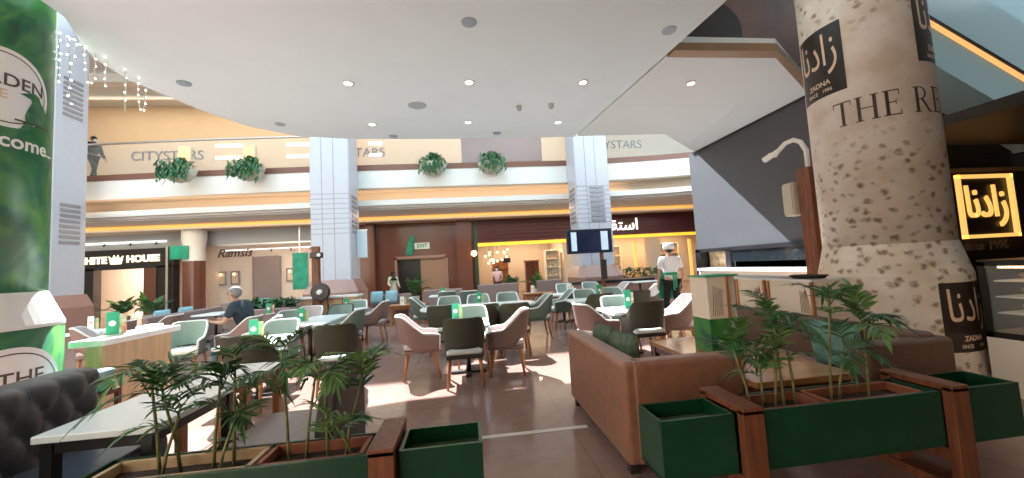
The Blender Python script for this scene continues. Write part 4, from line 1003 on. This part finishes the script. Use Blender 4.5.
# ------------------------------------------------------------------ foreground seats
t = thing('corner_sofa', 'brown leather corner sofa in the right foreground, back to the aisle', 'sofa', (1.5, 3.4, 0))
MB().box((1.08, 2.70, .07), (1.26, 4.24, .80)).build('backrest', M['leather'], t, bevel=.045, seg=4)
MB().box((1.15, 2.69, .07), (2.03, 2.86, .80)).build('side_back', M['leather'], t, bevel=.045, seg=4)
MB().box((1.26, 2.87, .28), (1.80, 4.22, .45)).build('seat', M['leather'], t, bevel=.05, seg=4)
MB().box((1.26, 2.87, .08), (1.76, 4.20, .28)).build('seat_base', M['leather'], t)
for x, y in ((1.14, 4.16), (1.14, 2.78), (1.95, 2.78), (1.7, 4.12)): MB().box((x-.03, y-.03, 0), (x+.03, y+.03, .08)).build('foot', M['leg_dark'], t)
cushion((1.40, 3.95, .66), .44, (rad(-6), 0, rad(-82)), 'cushion_green', 'patterned dark green cushion on corner sofa, farther of two', 'green sofa cushions')
cushion((1.40, 3.45, .66), .44, (rad(-6), 0, rad(-78)), 'cushion_green', 'patterned dark green cushion on corner sofa, nearer of two', 'green sofa cushions')
t = thing('corner_bench', 'brown upholstered corner bench in front of the cream partition boxes', 'bench', (3.4, 3.8, 0))
MB().box((3.52, 2.66, .07), (3.70, 4.85, .84)).build('backrest', M['bench_brown'], t, bevel=.04, seg=3)
MB().box((3.00, 2.62, .07), (3.80, 2.78, .80)).build('side_back', M['bench_brown'], t, bevel=.04, seg=3)
MB().box((3.00, 2.79, .28), (3.52, 4.83, .45)).build('seat', M['bench_taupe'], t, bevel=.05, seg=3)
MB().box((3.04, 2.79, .07), (3.52, 4.80, .28)).build('seat_base', M['bench_brown'], t)
for x, y in ((3.06, 2.70), (3.74, 2.70), (3.64, 4.78), (3.08, 4.74)): MB().box((x-.03, y-.03, 0), (x+.03, y+.03, .075)).build('foot', M['leg_dark'], t)
cushion((3.33, 3.18, .66), .44, (rad(8), 0, rad(-80)), 'cushion_mint', 'teal green cushion on the brown corner bench by the stone pillar')
# dark lounge seat on the left, mirrored
t = thing('lounge_seat', 'dark brown lounge seat with grey cushion, seen from behind the left planter', 'sofa', (-1.35, 3.0, 0))
def bs(x): # rounded backrest outline in Y-Z
    pts = [(2.60, .10), (3.42, .10), (3.42, .86)]+[(3.42-.06*(1-math.cos(rad(a))), .86+.05*math.sin(rad(a))) for a in (30, 60, 90)]
    pts += [(3.0, .905), (2.86, .87), (2.74, .78), (2.66, .62), (2.61, .40)]
    return pts
MB().prism(bs(0), -1.02, -.90, lambda a, b, z: Vector((z, a, b))).build('backrest', M['leather_dark'], t, bevel=.02)
MB().prism(rrect(-1.68, 2.52, -1.02, 3.48, .10), .30, .45).build('seat', M['seat_grey'], t, bevel=.02)
MB().prism(rrect(-1.64, 2.56, -1.02, 3.44, .08), .08, .30).build('seat_base', M['leather_dark'], t)
for x, y in ((-1.58, 2.64), (-1.58, 3.36), (-1.0, 2.72), (-1.0, 3.36)): MB().box((x-.03, y-.03, 0), (x+.03, y+.03, .11)).build('foot', M['leg_dark'], t)
# tufted sofa
t = thing('tufted_sofa', 'buttoned grey sofa with navy seat, far left foreground', 'sofa', (-3.0, 2.4, 0))
y0, y1, z0, z1 = 1.2, 3.28, .42, .97
rows = []; NY, NZ = 90, 30
def tuft(y, z):
    u = (y-y0)/.19; v = (z-z0)/.155
    a = u+v*.5; b = u-v*.5
    d = abs(math.sin(math.pi*a))*abs(math.sin(math.pi*b))
    return d**.55
for j in range(NZ+1):
    z = z0+(z1-z0)*j/NZ; r_ = []
    for i in range(NY+1):
        y = y0+(y1-y0)*i/NY
        e = min((y1-y)/.07, 1, (z1-z)/.06, (y-y0)/.07); e = math.sqrt(max(0, 1-(1-max(0, e))**2))
        r_.append(Vector((-2.86+.05*tuft(y, z)*min(1, e*1.3)+.08*e, y, z)))
    rows.append(r_)
m = MB().grid(rows)
bk = [[Vector((-2.99, q.y, q.z)) for q in r_] for r_ in (rows[0], rows[-1])]
m.grid([rows[-1], bk[1]]); m.grid(bk); m.grid([rows[0], bk[0]])
for i in (0, NY): m.grid([[r_[i] for r_ in rows], [Vector((-2.99, r_[i].y, r_[i].z)) for r_ in rows]])
bkr = m.build('backrest', M['tufted'], t, smooth=True)
m = MB()
for j in range(4):
    for i in range(24):
        y = y0+.19*(i*.5+.0); z = z0+.155*j
        if (i+j) % 2 == 0 and y0+.05 < y < y1-.05 and z0+.05 < z < z1-.05: m.ball((-2.777, y, z), .012, 8, 5, (.6, 1, 1))
m.build('tuft_buttons', M['tufted'], bkr)
MB().box((-2.82, 1.2, .28), (-2.25, 3.22, .46)).build('seat', M['navy'], t, bevel=.04, seg=3)
MB().box((-2.96, 1.2, .06), (-2.36, 3.2, .44)).build('seat_base', M['tufted'], t)
for x in (-2.9, -2.45):
    for y in (1.35, 3.1): MB().box((x-.03, y-.03, 0), (x+.03, y+.03, .07)).build('foot', M['leg_dark'], t)

# cream partition boxes with wooden edges
for i, (y0, y1, s) in enumerate(((5.02, 5.50, 'farthest of three'), (4.46, 4.98, 'middle of three'), (3.78, 4.42, 'nearest of three, black tray on top'))):
    t = thing('partition_box', 'cream partition box with wooden edges, '+s, 'partition', (3.95, (y0+y1)/2, 0), 'cream partition boxes')
    MB().box((3.76, y0, 0), (4.20, y1, 1.19)).build('body', M['paper_cream'], t)
    m = MB()
    for y in (y0, y1-.03): m.box((3.74, y, 0), (3.77, y+.03, 1.20))
    m.build('edge_strip', M['wood_leg'], t)
    MB().box((3.73, y0-.01, 1.19), (4.23, y1+.01, 1.215)).build('top_board', M['marble_white'], t)  # whiter than the cream body: sunlight on the top put into its colour
    m = MB()
    for k in range(7):
        yy = y0+.06+.02*k; m.tube([(3.757, yy, .84), (3.757, yy+.02-.004*k, 1.0+.015*k), (3.757, yy+.05-.02*k, 1.12-.01*k)], .003, 4)
    m.build('line_drawing', M['line_art'], t)
t = thing('serving_tray', 'flat black tray on the nearest cream partition box', 'tray', (3.97, 3.98, 1.215))
MB().lathe([(0, 0), (.15, 0), (.19, .03), (.18, .035), (.14, .012), (0, .012)], (3.98, 4.05, 1.216), 24).build('tray_dish', M['hair_black'], t, smooth=True)
MB().tube([(3.98-.2, 4.05, 1.246), (3.98-.24, 4.05, 1.25)], .012, 6).build('handle', M['hair_black'], t)
t = thing('menu_box', 'tall box, cream above and green leaf print below, on wooden table', 'box', (2.42, 3.6, .6))
MB().box((2.30, 3.46, .60), (2.62, 3.74, .93)).build('leaf_print_base', M['leaf_wrap'], t)
MB().box((2.30, 3.46, .93), (2.50, 3.74, 1.335)).box((2.50, 3.5, .93), (2.62, 3.70, 1.335)).build('cream_upper', M['paper_cream'], t)
MB().box((2.495, 3.45, .93), (2.515, 3.47, 1.335)).build('wood_edge', M['wood_leg'], t)
MB().box((2.285, 3.45, 1.335), (2.63, 3.75, 1.35)).build('lid', M['card_green'], t)
for x, z in ((2.385, .70), (2.545, .86)): disc(.028, 16).map(lambda q: Vector((x+q.x, 3.457, z+q.y))).build('logo_disc', M['card_white'], t)
m = MB()
for k in range(6): m.tube([(2.34+.02*k, 3.456, .96), (2.35+.018*k, 3.456, 1.1+.02*k), (2.36+.02*k, 3.456, 1.25-.01*k)], .002, 4)
m.build('line_drawing', M['line_art'], t)

# ------------------------------------------------------------------ planter boxes
def planter(name, x0, x1, label, fill, z0=.27, z1=.61, y0=2.14, y1=2.43, fz=None):
    t = thing(name, label, 'planter', ((x0+x1)/2, (y0+y1)/2, z0), 'green planter boxes'); w = .018
    m = MB().box((x0, y0, z0), (x1, y0+w, z1)).box((x0, y1-w, z0), (x1, y1, z1)).box((x0, y0+w, z0), (x0+w, y1-w, z1)).box((x1-w, y0+w, z0), (x1, y1-w, z1)).box((x0, y0, z0), (x1, y1, z0+w))
    m.build('box', M['planter_green'], t, bevel=.003)
    MB().box((x0+w, y0+w, z0+w), (x1-w, y1-w, fz or z1-.09)).build('fill', M[fill], t)
    return t
def post(x0, x1, label, foot=0):
    t = thing('planter_post', label, 'post', ((x0+x1)/2, 2.3, 0), 'wooden planter posts')
    m = MB().box((x0, 2.08, 0), (x1, 2.138, .64)).box((x0, 2.432, 0), (x1, 2.50, .64)).box((x0, 2.08, .615), (x1, 2.50, .655))
    m.build('upright', M['wood_post'], t, bevel=.004)
    MB().box((x0-.02, 2.0, 0), (x1+.02, 2.6, .05)).build('foot', M['wood_post'], t)
    MB().box((x0+.002, 2.138, .18), (x1-.002, 2.432, .26)).build('cross_bar', M['wood_post'], t)
    return t
planter('planter_box', -.40, .04, 'small empty green planter box right of the left wooden post', 'felt')
planter('planter_box', -1.98, -.56, 'long green planter box with palms, left foreground', 'soil', fz=.42)
planter('planter_box', 1.06, 1.52, 'small empty green planter box beside the brown corner sofa', 'felt')
planter('planter_box', 1.68, 2.94, 'long green planter box with palms, right foreground', 'soil', fz=.42)
planter('planter_box', 3.07, 3.54, 'empty green planter box at the far right end', 'felt', fz=.40)
post(-.545, -.415, 'wooden post between the left green planter boxes'); post(1.535, 1.665, 'wooden post beside the small box at the corner sofa'); post(2.945, 3.065, 'wooden post near the far right green planter box')
def trough(x0, x1, m_, label):
    t = thing('plant_trough', label, 'flower pot', ((x0+x1)/2, 2.285, .425), 'plant troughs in the planters')
    w = .012; y0, y1, z0, z1 = 2.17, 2.40, .425, .60
    MB().box((x0, y0, z0), (x1, y0+w, z1)).box((x0, y1-w, z0), (x1, y1, z1)).box((x0, y0+w, z0), (x0+w, y1-w, z1)).box((x1-w, y0+w, z0), (x1, y1-w, z1)).build('tub', M[m_], t)
    MB().box((x0-.01, y0-.01, z1-.012), (x1+.01, y0+.016, z1+.004)).box((x0-.01, y1-.016, z1-.012), (x1+.01, y1+.01, z1+.004)).box((x0-.01, y0, z1-.012), (x0+.016, y1, z1+.004)).box((x1-.016, y0, z1-.012), (x1+.01, y1, z1+.004)).build('rim', M[m_], t)
    MB().box((x0+w, y0+w, z0+.01), (x1-w, y1-w, z1-.05)).build('potting_soil', M['soil'], t)
trough(-1.12, -.60, 'terracotta', 'terracotta plant trough in the left planter, beside the wooden post')
trough(-1.92, -1.16, 'wood_light', 'tan plant trough in the left planter, under the leftmost palm')
trough(1.71, 2.14, 'terracotta', 'terracotta plant trough in the right planter, nearer the corner sofa')
trough(2.20, 2.86, 'terracotta', 'terracotta plant trough in the right planter, nearer the stone pillar')

# ------------------------------------------------------------------ plants
def leaflet(m, p, d, up, L, w, droop):
    d = d.normalized(); side = d.cross(up).normalized(); up2 = side.cross(d)
    n = 4; vs = []
    for i in range(n+1):
        t = i/n; c = p+d*(L*t)-Vector((0, 0, droop*L*t*t)); hw = w*.5*(math.sin(math.pi*min(1, .12+t*.88))**.7)*(1 if t < 1 else 0)
        vs += [c-side*hw+up2*hw*.35, c, c+side*hw+up2*hw*.35]
    k = [(3*i, 3*i+1, 3*i+4, 3*i+3) for i in range(n)]+[(3*i+1, 3*i+2, 3*i+5, 3*i+4) for i in range(n)]
    m.add(vs, k)
def frond(base, az, el, L, pairs, ll, lw, droop):
    m = MB(); d = Vector((math.cos(az)*math.cos(el), math.sin(az)*math.cos(el), math.sin(el))); pts = []
    for i in range(13):
        t = i/12; pts.append(base+d*(L*t)-Vector((0, 0, droop*L*t*t)))
    m.tube(pts, [.004*(1-.7*i/12) for i in range(13)], 5)
    for k in range(pairs):
        t = .22+.78*k/(pairs-1); i = min(11, int(t*12)); p = pts[i].lerp(pts[i+1], t*12-i); tg = (pts[i+1]-pts[i]).normalized()
        s = tg.cross(Vector((0, 0, 1)));  s = s.normalized() if s.length > .05 else Vector((1, 0, 0)); up = s.cross(tg)
        f = math.sin(math.pi*(.25+.62*t))
        for sg in (-1, 1):
            a = rad(58-28*t+random.uniform(-8, 8))
            dd = tg*math.cos(a)+s*sg*math.sin(a)+up*.12
            leaflet(m, p, dd, up, ll*f*random.uniform(.85, 1.1), lw*random.uniform(.8, 1.15), random.uniform(.15, .5))
    leaflet(m, pts[-1], (pts[-1]-pts[-2]), Vector((0, 0, 1)), ll*.8, lw, .3)
    return m
def palm(pos, stems, label, seed, H=.62, fr=5, L=.27, ll=.15, lw=.018, mats=('leaf', 'leaf', 'leaf_light'), azs=None):
    random.seed(seed)
    t = thing('potted_palm', label, 'plant', pos, 'parlour palms in the planters'); pos = Vector(pos)
    for (dx, dy, h) in stems:
        b = pos+Vector((dx, dy, 0)); lean = Vector((random.uniform(-.10, .10), random.uniform(-.05, .05), 0))
        top = b+lean+Vector((0, 0, H*h))
        path = [b, b.lerp(top, .35)+lean*-.1, b.lerp(top, .7), top]
        st = MB().tube(path, [.009, .008, .007, .005], 7).build('stem', M['stem'], t, smooth=True)
        for k in range(fr):
            az = 2*math.pi*k/fr+random.uniform(-.4, .4); el = rad(random.uniform(22, 75)); q = top-Vector((0, 0, random.uniform(0, .16)))
            frond(q, az, el, L*random.uniform(.8, 1.15), random.randint(6, 8), ll, lw, random.uniform(.25, .7)).build('frond', M[random.choice(mats)], st, recalc=False)
    return t
palm((-1.62, 2.29, .55), ((-.03, 0, 1.0), (.05, .03, .82), (.0, -.03, .62)), 'palm with drooping fronds, leftmost in the left planter', 3, H=.56, L=.30)
palm((-1.36, 2.29, .55), ((-.03, 0, .95), (.06, .02, 1.05), (.02, -.04, .5)), 'palm with slim double stem, second from left in the left planter', 5, H=.56, L=.27)
palm((-.98, 2.29, .55), ((-.03, 0, 1.05), (.05, .02, .95)), 'palm over the terracotta trough, left half of it', 8, H=.56, L=.28, mats=('leaf', 'leaf_light', 'leaf_light'))
palm((-.76, 2.29, .55), ((-.05, 0, .95), (.04, .02, .8), (.09, -.02, .4)), 'palm over the terracotta trough, beside the wooden post', 11, H=.55, L=.26, mats=('leaf', 'leaf_light', 'leaf_light'))
palm((1.80, 2.29, .55), ((-.05, 0, .85), (.05, .02, .72), (.12, 0, .8)), 'bushy palm, leftmost in the right planter', 14, H=.50, L=.27)
palm((2.02, 2.29, .55), ((-.04, 0, 1.05), (.06, .02, .9)), 'tall bushy palm, second from left in the right planter', 17, H=.60, L=.26)
palm((2.36, 2.29, .55), ((-.04, 0, 1.1), (.04, .02, .6)), 'palm with upright fronds before the teal cushion, right planter', 20, H=.60, L=.26)
palm((2.62, 2.29, .55), ((-.02, 0, 1.0),), 'single stemmed palm with broad leaves before the stone pillar', 23, H=.58, L=.28, ll=.18, lw=.03, fr=6)
def bush(name, label, pos, r, n, leaf, pot=None, cat='plant', group=None, sc=(1, 1, 1), trail=0):
    random.seed(int(abs(pos[0]*100)+n)); t = thing(name, label, cat, pos, group); m = MB(); pos = Vector(pos)
    for k in range(n):
        a = random.uniform(0, 2*math.pi); e = random.uniform(-.2, 1.0)*math.pi/2; rr = r*random.uniform(.45, 1)
        p = pos+Vector((rr*math.cos(a)*math.cos(e)*sc[0], rr*math.sin(a)*math.cos(e)*sc[1], rr*math.sin(e)*sc[2]))
        d = (p-pos+Vector((random.uniform(-.1, .1), random.uniform(-.1, .1), .05))).normalized()
        if trail and random.random() < trail: p.z -= random.uniform(0, r*.9); p.y = pos.y-.34-random.random()*.1; p.x = pos.x+random.uniform(-.55, .55); d = Vector((random.uniform(-.6, .6), -.4, -.6))
        leaflet(m, p, d, Vector((0, .1, 1)), leaf*random.uniform(.7, 1.3), leaf*.45, .4)
    m.build('foliage', M['leaf_far'], t, recalc=False)
    return t
for px, s in ((180, 'leftmost of four'), (249, 'second of four'), (433, 'third of four'), (492, 'rightmost of four')):
    y = 15.65; p = Py(px, 172, y); x = p.x; p = (x, y, 5.92)
    t = bush('hanging_basket', 'basket of trailing greenery on white balcony fascia, '+s, p, .46, 420, .17, group='balcony hanging baskets', sc=(1, .6, .9), trail=.5 if x < -5 else .25)
    t['category'] = 'hanging planter'
    MB().lathe([(.05, -.52), (.32, -.44), (.50, -.26), (.58, 0), (.54, 0), (.46, -.22)], p, 24, sy=.7).build('basket', M['basket'], t, smooth=True)
def big_palm(pos, h, n, label, seed, L=.9, pot=True):
    random.seed(seed); t = thing('potted_palm', label, 'plant', pos, 'tall indoor palms'); pos = Vector(pos)
    MB().lathe([(.0, 0), (.17, 0), (.22, .36), (.24, .38), (.21, .38), (.19, .33), (0, .33)], pos, 20).build('pot', M['pot_white'], t, smooth=True)
    for k in range(n):
        b = pos+Vector((random.uniform(-.08, .08), random.uniform(-.08, .08), .33)); az = 2*math.pi*k/n+random.uniform(-.3, .3)
        frond(b, az, rad(random.uniform(52, 82)), h*random.uniform(.8, 1.1), 11, .34, .055, random.uniform(.25, .55)).build('frond', M[random.choice(('leaf', 'leaf_far', 'leaf_light'))], t, recalc=False)
big_palm((-2.5, 18.6, 0), 1.45, 12, 'leafy palm in front of the dark exit doorway', 31)
big_palm((2.05, 18.0, 0), 1.3, 12, 'leafy palm right of the woman in pink', 33)
big_palm((3.35, 18.2, 0), 1.2, 10, 'leafy palm before the dark boutique cabinet', 35)
big_palm((-14.1, 17.6, 0), 1.3, 12, 'leafy palm before the WHITE HOUSE shop, left of two', 37)
big_palm((-12.9, 17.3, 0), 1.25, 12, 'leafy palm before the round brown granite pillar', 39)
t = thing('plant_bed', 'low trough of green plants behind the taupe bench, left of middle column', 'planter', (-5.0, 11.2, 0))
MB().box((-6.3, 10.95, 0), (-4.6, 11.35, .78)).build('trough', M['bench_taupe'], t)
random.seed(4); m = MB()
for k in range(420):
    p = Vector((random.uniform(-6.25, -4.65), random.uniform(10.95, 11.35), random.uniform(.76, 1.0))); leaflet(m, p, Vector((random.uniform(-1, 1), random.uniform(-1, .6), random.uniform(.1, .9))), Vector((0, 0, 1)), random.uniform(.12, .22), .08, .4)
o = m.build('foliage', M['leaf_far'], t, recalc=False); o['kind'] = 'stuff'
t = thing('plant_bed', 'low trough of green plants before the restaurant, right of the screen column', 'planter', (7.6, 15.5, 0))
MB().box((6.6, 15.4, 0), (8.6, 15.7, .8)).build('trough', M['granite_pink'], t)
m = MB()
for k in range(420):
    p = Vector((random.uniform(6.6, 8.6), random.uniform(15.4, 15.7), random.uniform(.76, 1.15))); leaflet(m, p, Vector((random.uniform(-1, 1), random.uniform(-1, .6), random.uniform(.1, .9))), Vector((0, 0, 1)), random.uniform(.12, .22), .08, .4)
o = m.build('foliage', M['leaf_far'], t, recalc=False); o['kind'] = 'stuff'

# ------------------------------------------------------------------ people
def skin(name, m_, V, Ed, Rr, parent, xf, sub=1):
    me = bpy.data.meshes.new(name); me.from_pydata([Vector(v) for v in V], Ed, []); o = bpy.data.objects.new(name, me); COL.objects.link(o)
    o.modifiers.new('Skin', 'SKIN')
    sv = me.skin_vertices[0].data
    for i, r_ in enumerate(Rr): sv[i].radius = (r_, r_) if not isinstance(r_, tuple) else r_
    sv[0].use_root = True
    s = o.modifiers.new('Sub', 'SUBSURF'); s.levels = sub; s.render_levels = sub
    bpy.context.view_layer.update()
    nm = bpy.data.meshes.new_from_object(o.evaluated_get(bpy.context.evaluated_depsgraph_get()))
    bpy.data.objects.remove(o); bpy.data.meshes.remove(me)
    L = root_loc(parent)
    for v in nm.vertices: v.co = xf @ v.co-L
    nm.polygons.foreach_set('use_smooth', [True]*len(nm.polygons)); nm.name = name
    o = bpy.data.objects.new(name, nm); COL.objects.link(o); nm.materials.clear(); nm.materials.append(m_); o.parent = parent
    return o
def person(label, loc, rz, s, J, shirt, trousers, hair, sleeve='short', mask=False, dress=None, cap=None, scarf=None, apron=None, shoes=True):
    """J: joint positions of the pose, looking towards +Y"""
    t = thing('person', label, 'person', loc)
    xf = Matrix.Translation(Vector(loc)) @ Matrix.Rotation(rz, 4, 'Z') @ Matrix.Scale(s, 4)
    V = []; Ed = []; Rr = []; ix = {}
    def n(k, p, r_): ix[k] = len(V); V.append(Vector(p)); Rr.append(r_)
    def e(*ks):
        for a, b in zip(ks[:-1], ks[1:]): Ed.append((ix[a], ix[b]))
    n('pel', J['pel'], .115); n('wa', J['wa'], .105); n('ch', J['ch'], .125); n('nk', J['nk'], .05); n('hb', J['hd']-Vector((0, -.015, .075)), .062); n('hd', J['hd']+Vector((0, .005, .03)), .088); n('ht', J['hd']+Vector((0, -.01, .10)), .06)
    e('pel', 'wa', 'ch', 'nk', 'hb', 'hd', 'ht')
    for sd in ('L', 'R'):
        sg = -1 if sd == 'L' else 1
        n('sh'+sd, J['sh'+sd], .055); n('el'+sd, J['el'+sd], .04); n('wr'+sd, J['wr'+sd], .026)
        hd_ = (J['wr'+sd]-J['el'+sd]).normalized(); n('pa'+sd, J['wr'+sd]+hd_*.06, (.022, .034)); e('ch', 'sh'+sd, 'el'+sd, 'wr'+sd, 'pa'+sd)
        side = hd_.cross(Vector((sg, 0, 0))); side = side.normalized() if side.length > .2 else Vector((0, 1, 0))
        inn = Vector((-sg, 0, 0))
        for q in range(4):
            b = J['wr'+sd]+hd_*.095+side*(.027-.018*q); fl = (.075, .085, .08, .06)[q]
            n('f%s%d' % (sd, q), b, .0085); n('g%s%d' % (sd, q), b+hd_*fl*.55+inn*.012, .008); n('h%s%d' % (sd, q), b+hd_*fl+inn*.035, .007); e('pa'+sd, 'f%s%d' % (sd, q), 'g%s%d' % (sd, q), 'h%s%d' % (sd, q))
        b = J['wr'+sd]+hd_*.035+side*.03; n('t%s' % sd, b+hd_*.025+side*.015, .01); n('u%s' % sd, b+hd_*.06+side*.02+inn*.015, .008); e('pa'+sd, 't'+sd, 'u'+sd)
        n('hp'+sd, J['hp'+sd], .085); n('kn'+sd, J['kn'+sd], .055); n('an'+sd, J['an'+sd], .038); n('to'+sd, J['an'+sd]+J.get('toe', Vector((0, .15, -.05))), .032); e('pel', 'hp'+sd, 'kn'+sd, 'an'+sd, 'to'+sd)
    skin('body', M['skin'], V, Ed, Rr, t, xf)
    def sub(name, m_, keys, edges, add):
        ks = list(keys); v = [V[ix[k]] for k in ks]; ee = [(ks.index(a), ks.index(b)) for a, b in edges]
        return skin(name, m_, v, ee, [(Rr[ix[k]][0] if isinstance(Rr[ix[k]], tuple) else Rr[ix[k]])+add for k in ks], t, xf)
    if shirt:
        V2 = {k: V[ix[k]].copy() for k in ix}
        arm = ('shL', 'elL', 'shR', 'elR') if sleeve == 'short' else ('shL', 'elL', 'wrL', 'shR', 'elR', 'wrR')
        ks = ['pel', 'wa', 'ch', 'nk']+list(arm); vs = [V2[k] for k in ks]; rr = [.14, .14, .17, .08]+[.092, .064, .092, .064] if sleeve == 'short' else [.14, .14, .17, .08, .092, .064, .048, .092, .064, .048]
        if sleeve == 'short':
            vs[5] = vs[4].lerp(vs[5], .75); vs[7] = vs[6].lerp(vs[7], .75); ee = [(0, 1), (1, 2), (2, 3), (2, 4), (4, 5), (2, 6), (6, 7)]
        else: ee = [(0, 1), (1, 2), (2, 3), (2, 4), (4, 5), (5, 6), (2, 7), (7, 8), (8, 9)]
        vs[3] = vs[2].lerp(vs[3], 1.0)
        skin('shirt', shirt, vs, ee, rr, t, xf)
    if trousers:
        ks = ['pel', 'hpL', 'knL', 'anL', 'hpR', 'knR', 'anR']
        skin('trousers', trousers, [V[ix[k]] for k in ks], [(0, 1), (1, 2), (2, 3), (0, 4), (4, 5), (5, 6)], [.13, .10, .072, .06, .10, .072, .06], t, xf)
    T = lambda m: m.map(lambda q: xf @ Vector(q))
    if dress:
        p, k = J['pel'], J['wa']
        T(MB().lathe([(.12, k.z), (.16, p.z), (.22, .5), (.27, .10), (.25, .10)], (p.x, p.y, 0), 24)).build('skirt', dress, t, smooth=True)
    H = J['hd']
    if shoes:
        for sd in ('L', 'R'):
            a = J['an'+sd]; T(MB().ball(a+Vector((0, .06, -.055)), .05, 10, 6, (.9, 2.4, .75))).build('shoe', M['shoe'], t, smooth=True)
    hm = MB()
    if hair:
        hm.ball(H+Vector((0, -.022, .045)), .104, 16, 10, (.92, 1.0, 1.0)); o = T(hm).build('hair', hair, t, smooth=True)
    if scarf:
        T(MB().ball(H+Vector((0, -.02, .03)), .122, 16, 10, (.95, 1.0, 1.15)).lathe([(.085, -.06), (.12, -.16), (.19, -.30)], H, 18)).build('headscarf', scarf, t, smooth=True)
    if cap:
        c = MB().lathe([(.122, -.03), (.124, .04), (.10, .10), (.0, .125)], H+Vector((0, -.015, .055)), 20); c.ball(H+Vector((0, .13, .065)), .07, 12, 6, (1, 1.1, .12)); T(c).build('cap', cap, t, smooth=True)
    for sg in (-1, 1): T(MB().ball(H+Vector((sg*.034, .082, .028)), .011, 8, 5)).build('eye', M['hair_black'], t)
    T(MB().ball(H+Vector((0, .098, -.002)), .017, 8, 6, (.8, 1, 1.5))).build('nose', M['skin'], t, smooth=True)
    for sg in (-1, 1): T(MB().ball(H+Vector((sg*.092, -.005, .01)), .028, 8, 6, (.4, .8, 1.2))).build('ear', M['skin'], t, smooth=True)
    if mask: T(MB().ball(H+Vector((0, .062, -.035)), .062, 12, 8, (1.05, .75, .9))).build('face_mask', M['mask'], t, smooth=True)
    else: T(MB().ball(H+Vector((0, .088, -.045)), .022, 8, 4, (1.2, .4, .3))).build('mouth', mat('lips', (.35, .12, .10), .5), t)
    if apron:
        p, w = J['pel'], J['wa']
        b = MB().lathe([(.145, -.03), (.145, .03)], w, 20); b.box(Vector((-.03, w.y-.17, w.z-.36)), Vector((.0, w.y-.15, w.z))); b.box(Vector((.02, w.y-.17, w.z-.30)), Vector((.05, w.y-.15, w.z)))
        b.box(Vector((-.22, w.y+.14, w.z-.55)), Vector((.22, w.y+.155, w.z))); T(b).build('apron', apron, t)
    return t
V3 = Vector
def standing(armf=(0, 0), legs=(0, 0), elb=(0, 0)):
    J = dict(pel=V3((0, 0, .95)), wa=V3((0, .0, 1.12)), ch=V3((0, 0, 1.36)), nk=V3((0, 0, 1.50)), hd=V3((0, .02, 1.625)))
    for i, (sd, sg) in enumerate((('L', -1), ('R', 1))):
        J['sh'+sd] = V3((sg*.19, 0, 1.42)); J['el'+sd] = V3((sg*.25, -.03+armf[i]*.5, 1.14)); J['wr'+sd] = V3((sg*.25, .05+armf[i]+elb[i], .90+abs(elb[i])*.9))
        J['hp'+sd] = V3((sg*.09, 0, .90)); J['kn'+sd] = V3((sg*.10, .03+legs[i]*.5, .49)); J['an'+sd] = V3((sg*.10, legs[i]-.02, .085))
    return J
p = Pz(675, 325, 0)
person('person in white shirt and white cap with green apron, seen from behind', (p.x, p.y, 0), rad(-4), 1.05, standing((.05, -.02), (.12, -.08)), M['shirt_white'], M['trousers_black'], M['hair_black'], cap=M['shirt_white'], apron=M['apron_green'])
p = Py(93, 172, 17.3)
person('person in dark jacket and face mask walking along the upper balcony', (p.x, 17.3, 6.0), rad(-100), 1.06, standing((.14, -.14), (-.20, .24)), M['jacket_dark'], M['trousers_black'], M['hair_black'], sleeve='long', mask=True)
p = Py(497, 268, 17.2)
person('person in pink top and face mask behind the taupe bench', (p.x, 17.2, 0), rad(160), .90, standing((.1, .1), (0, 0), (.18, .18)), M['shirt_pink'], M['trousers_black'], M['hair_black'], mask=True)
p = Py(392, 273, 18)
person('person in long pale patterned dress and black headscarf by the marble wall', (p.x, 18.2, 0), rad(-150), .91, standing((.06, .1), (0, 0), (.1, .16)), M['dress'], None, None, sleeve='long', dress=M['dress'], scarf=M['hair_black'])
Js = dict(pel=V3((0, -.04, .57)), wa=V3((0, .0, .76)), ch=V3((0, .10, 1.0)), nk=V3((0, .15, 1.13)), hd=V3((0, .20, 1.25)))
for sd, sg in (('L', -1), ('R', 1)):
    Js['sh'+sd] = V3((sg*.19, .10, 1.06)); Js['el'+sd] = V3((sg*.24, .22, .80)); Js['wr'+sd] = V3((sg*.17, .46, .82))
    Js['hp'+sd] = V3((sg*.10, .0, .55)); Js['kn'+sd] = V3((sg*.13, .44, .54)); Js['an'+sd] = V3((sg*.13, .40, .085))
p = Pz(257, 316, .90)
person('person with grey hair in navy shirt and jeans sitting at a white table', (p.x-.18, p.y, 0), rad(90), 1.05, Js, M['shirt_navy'], M['jeans'], M['hair_grey'])
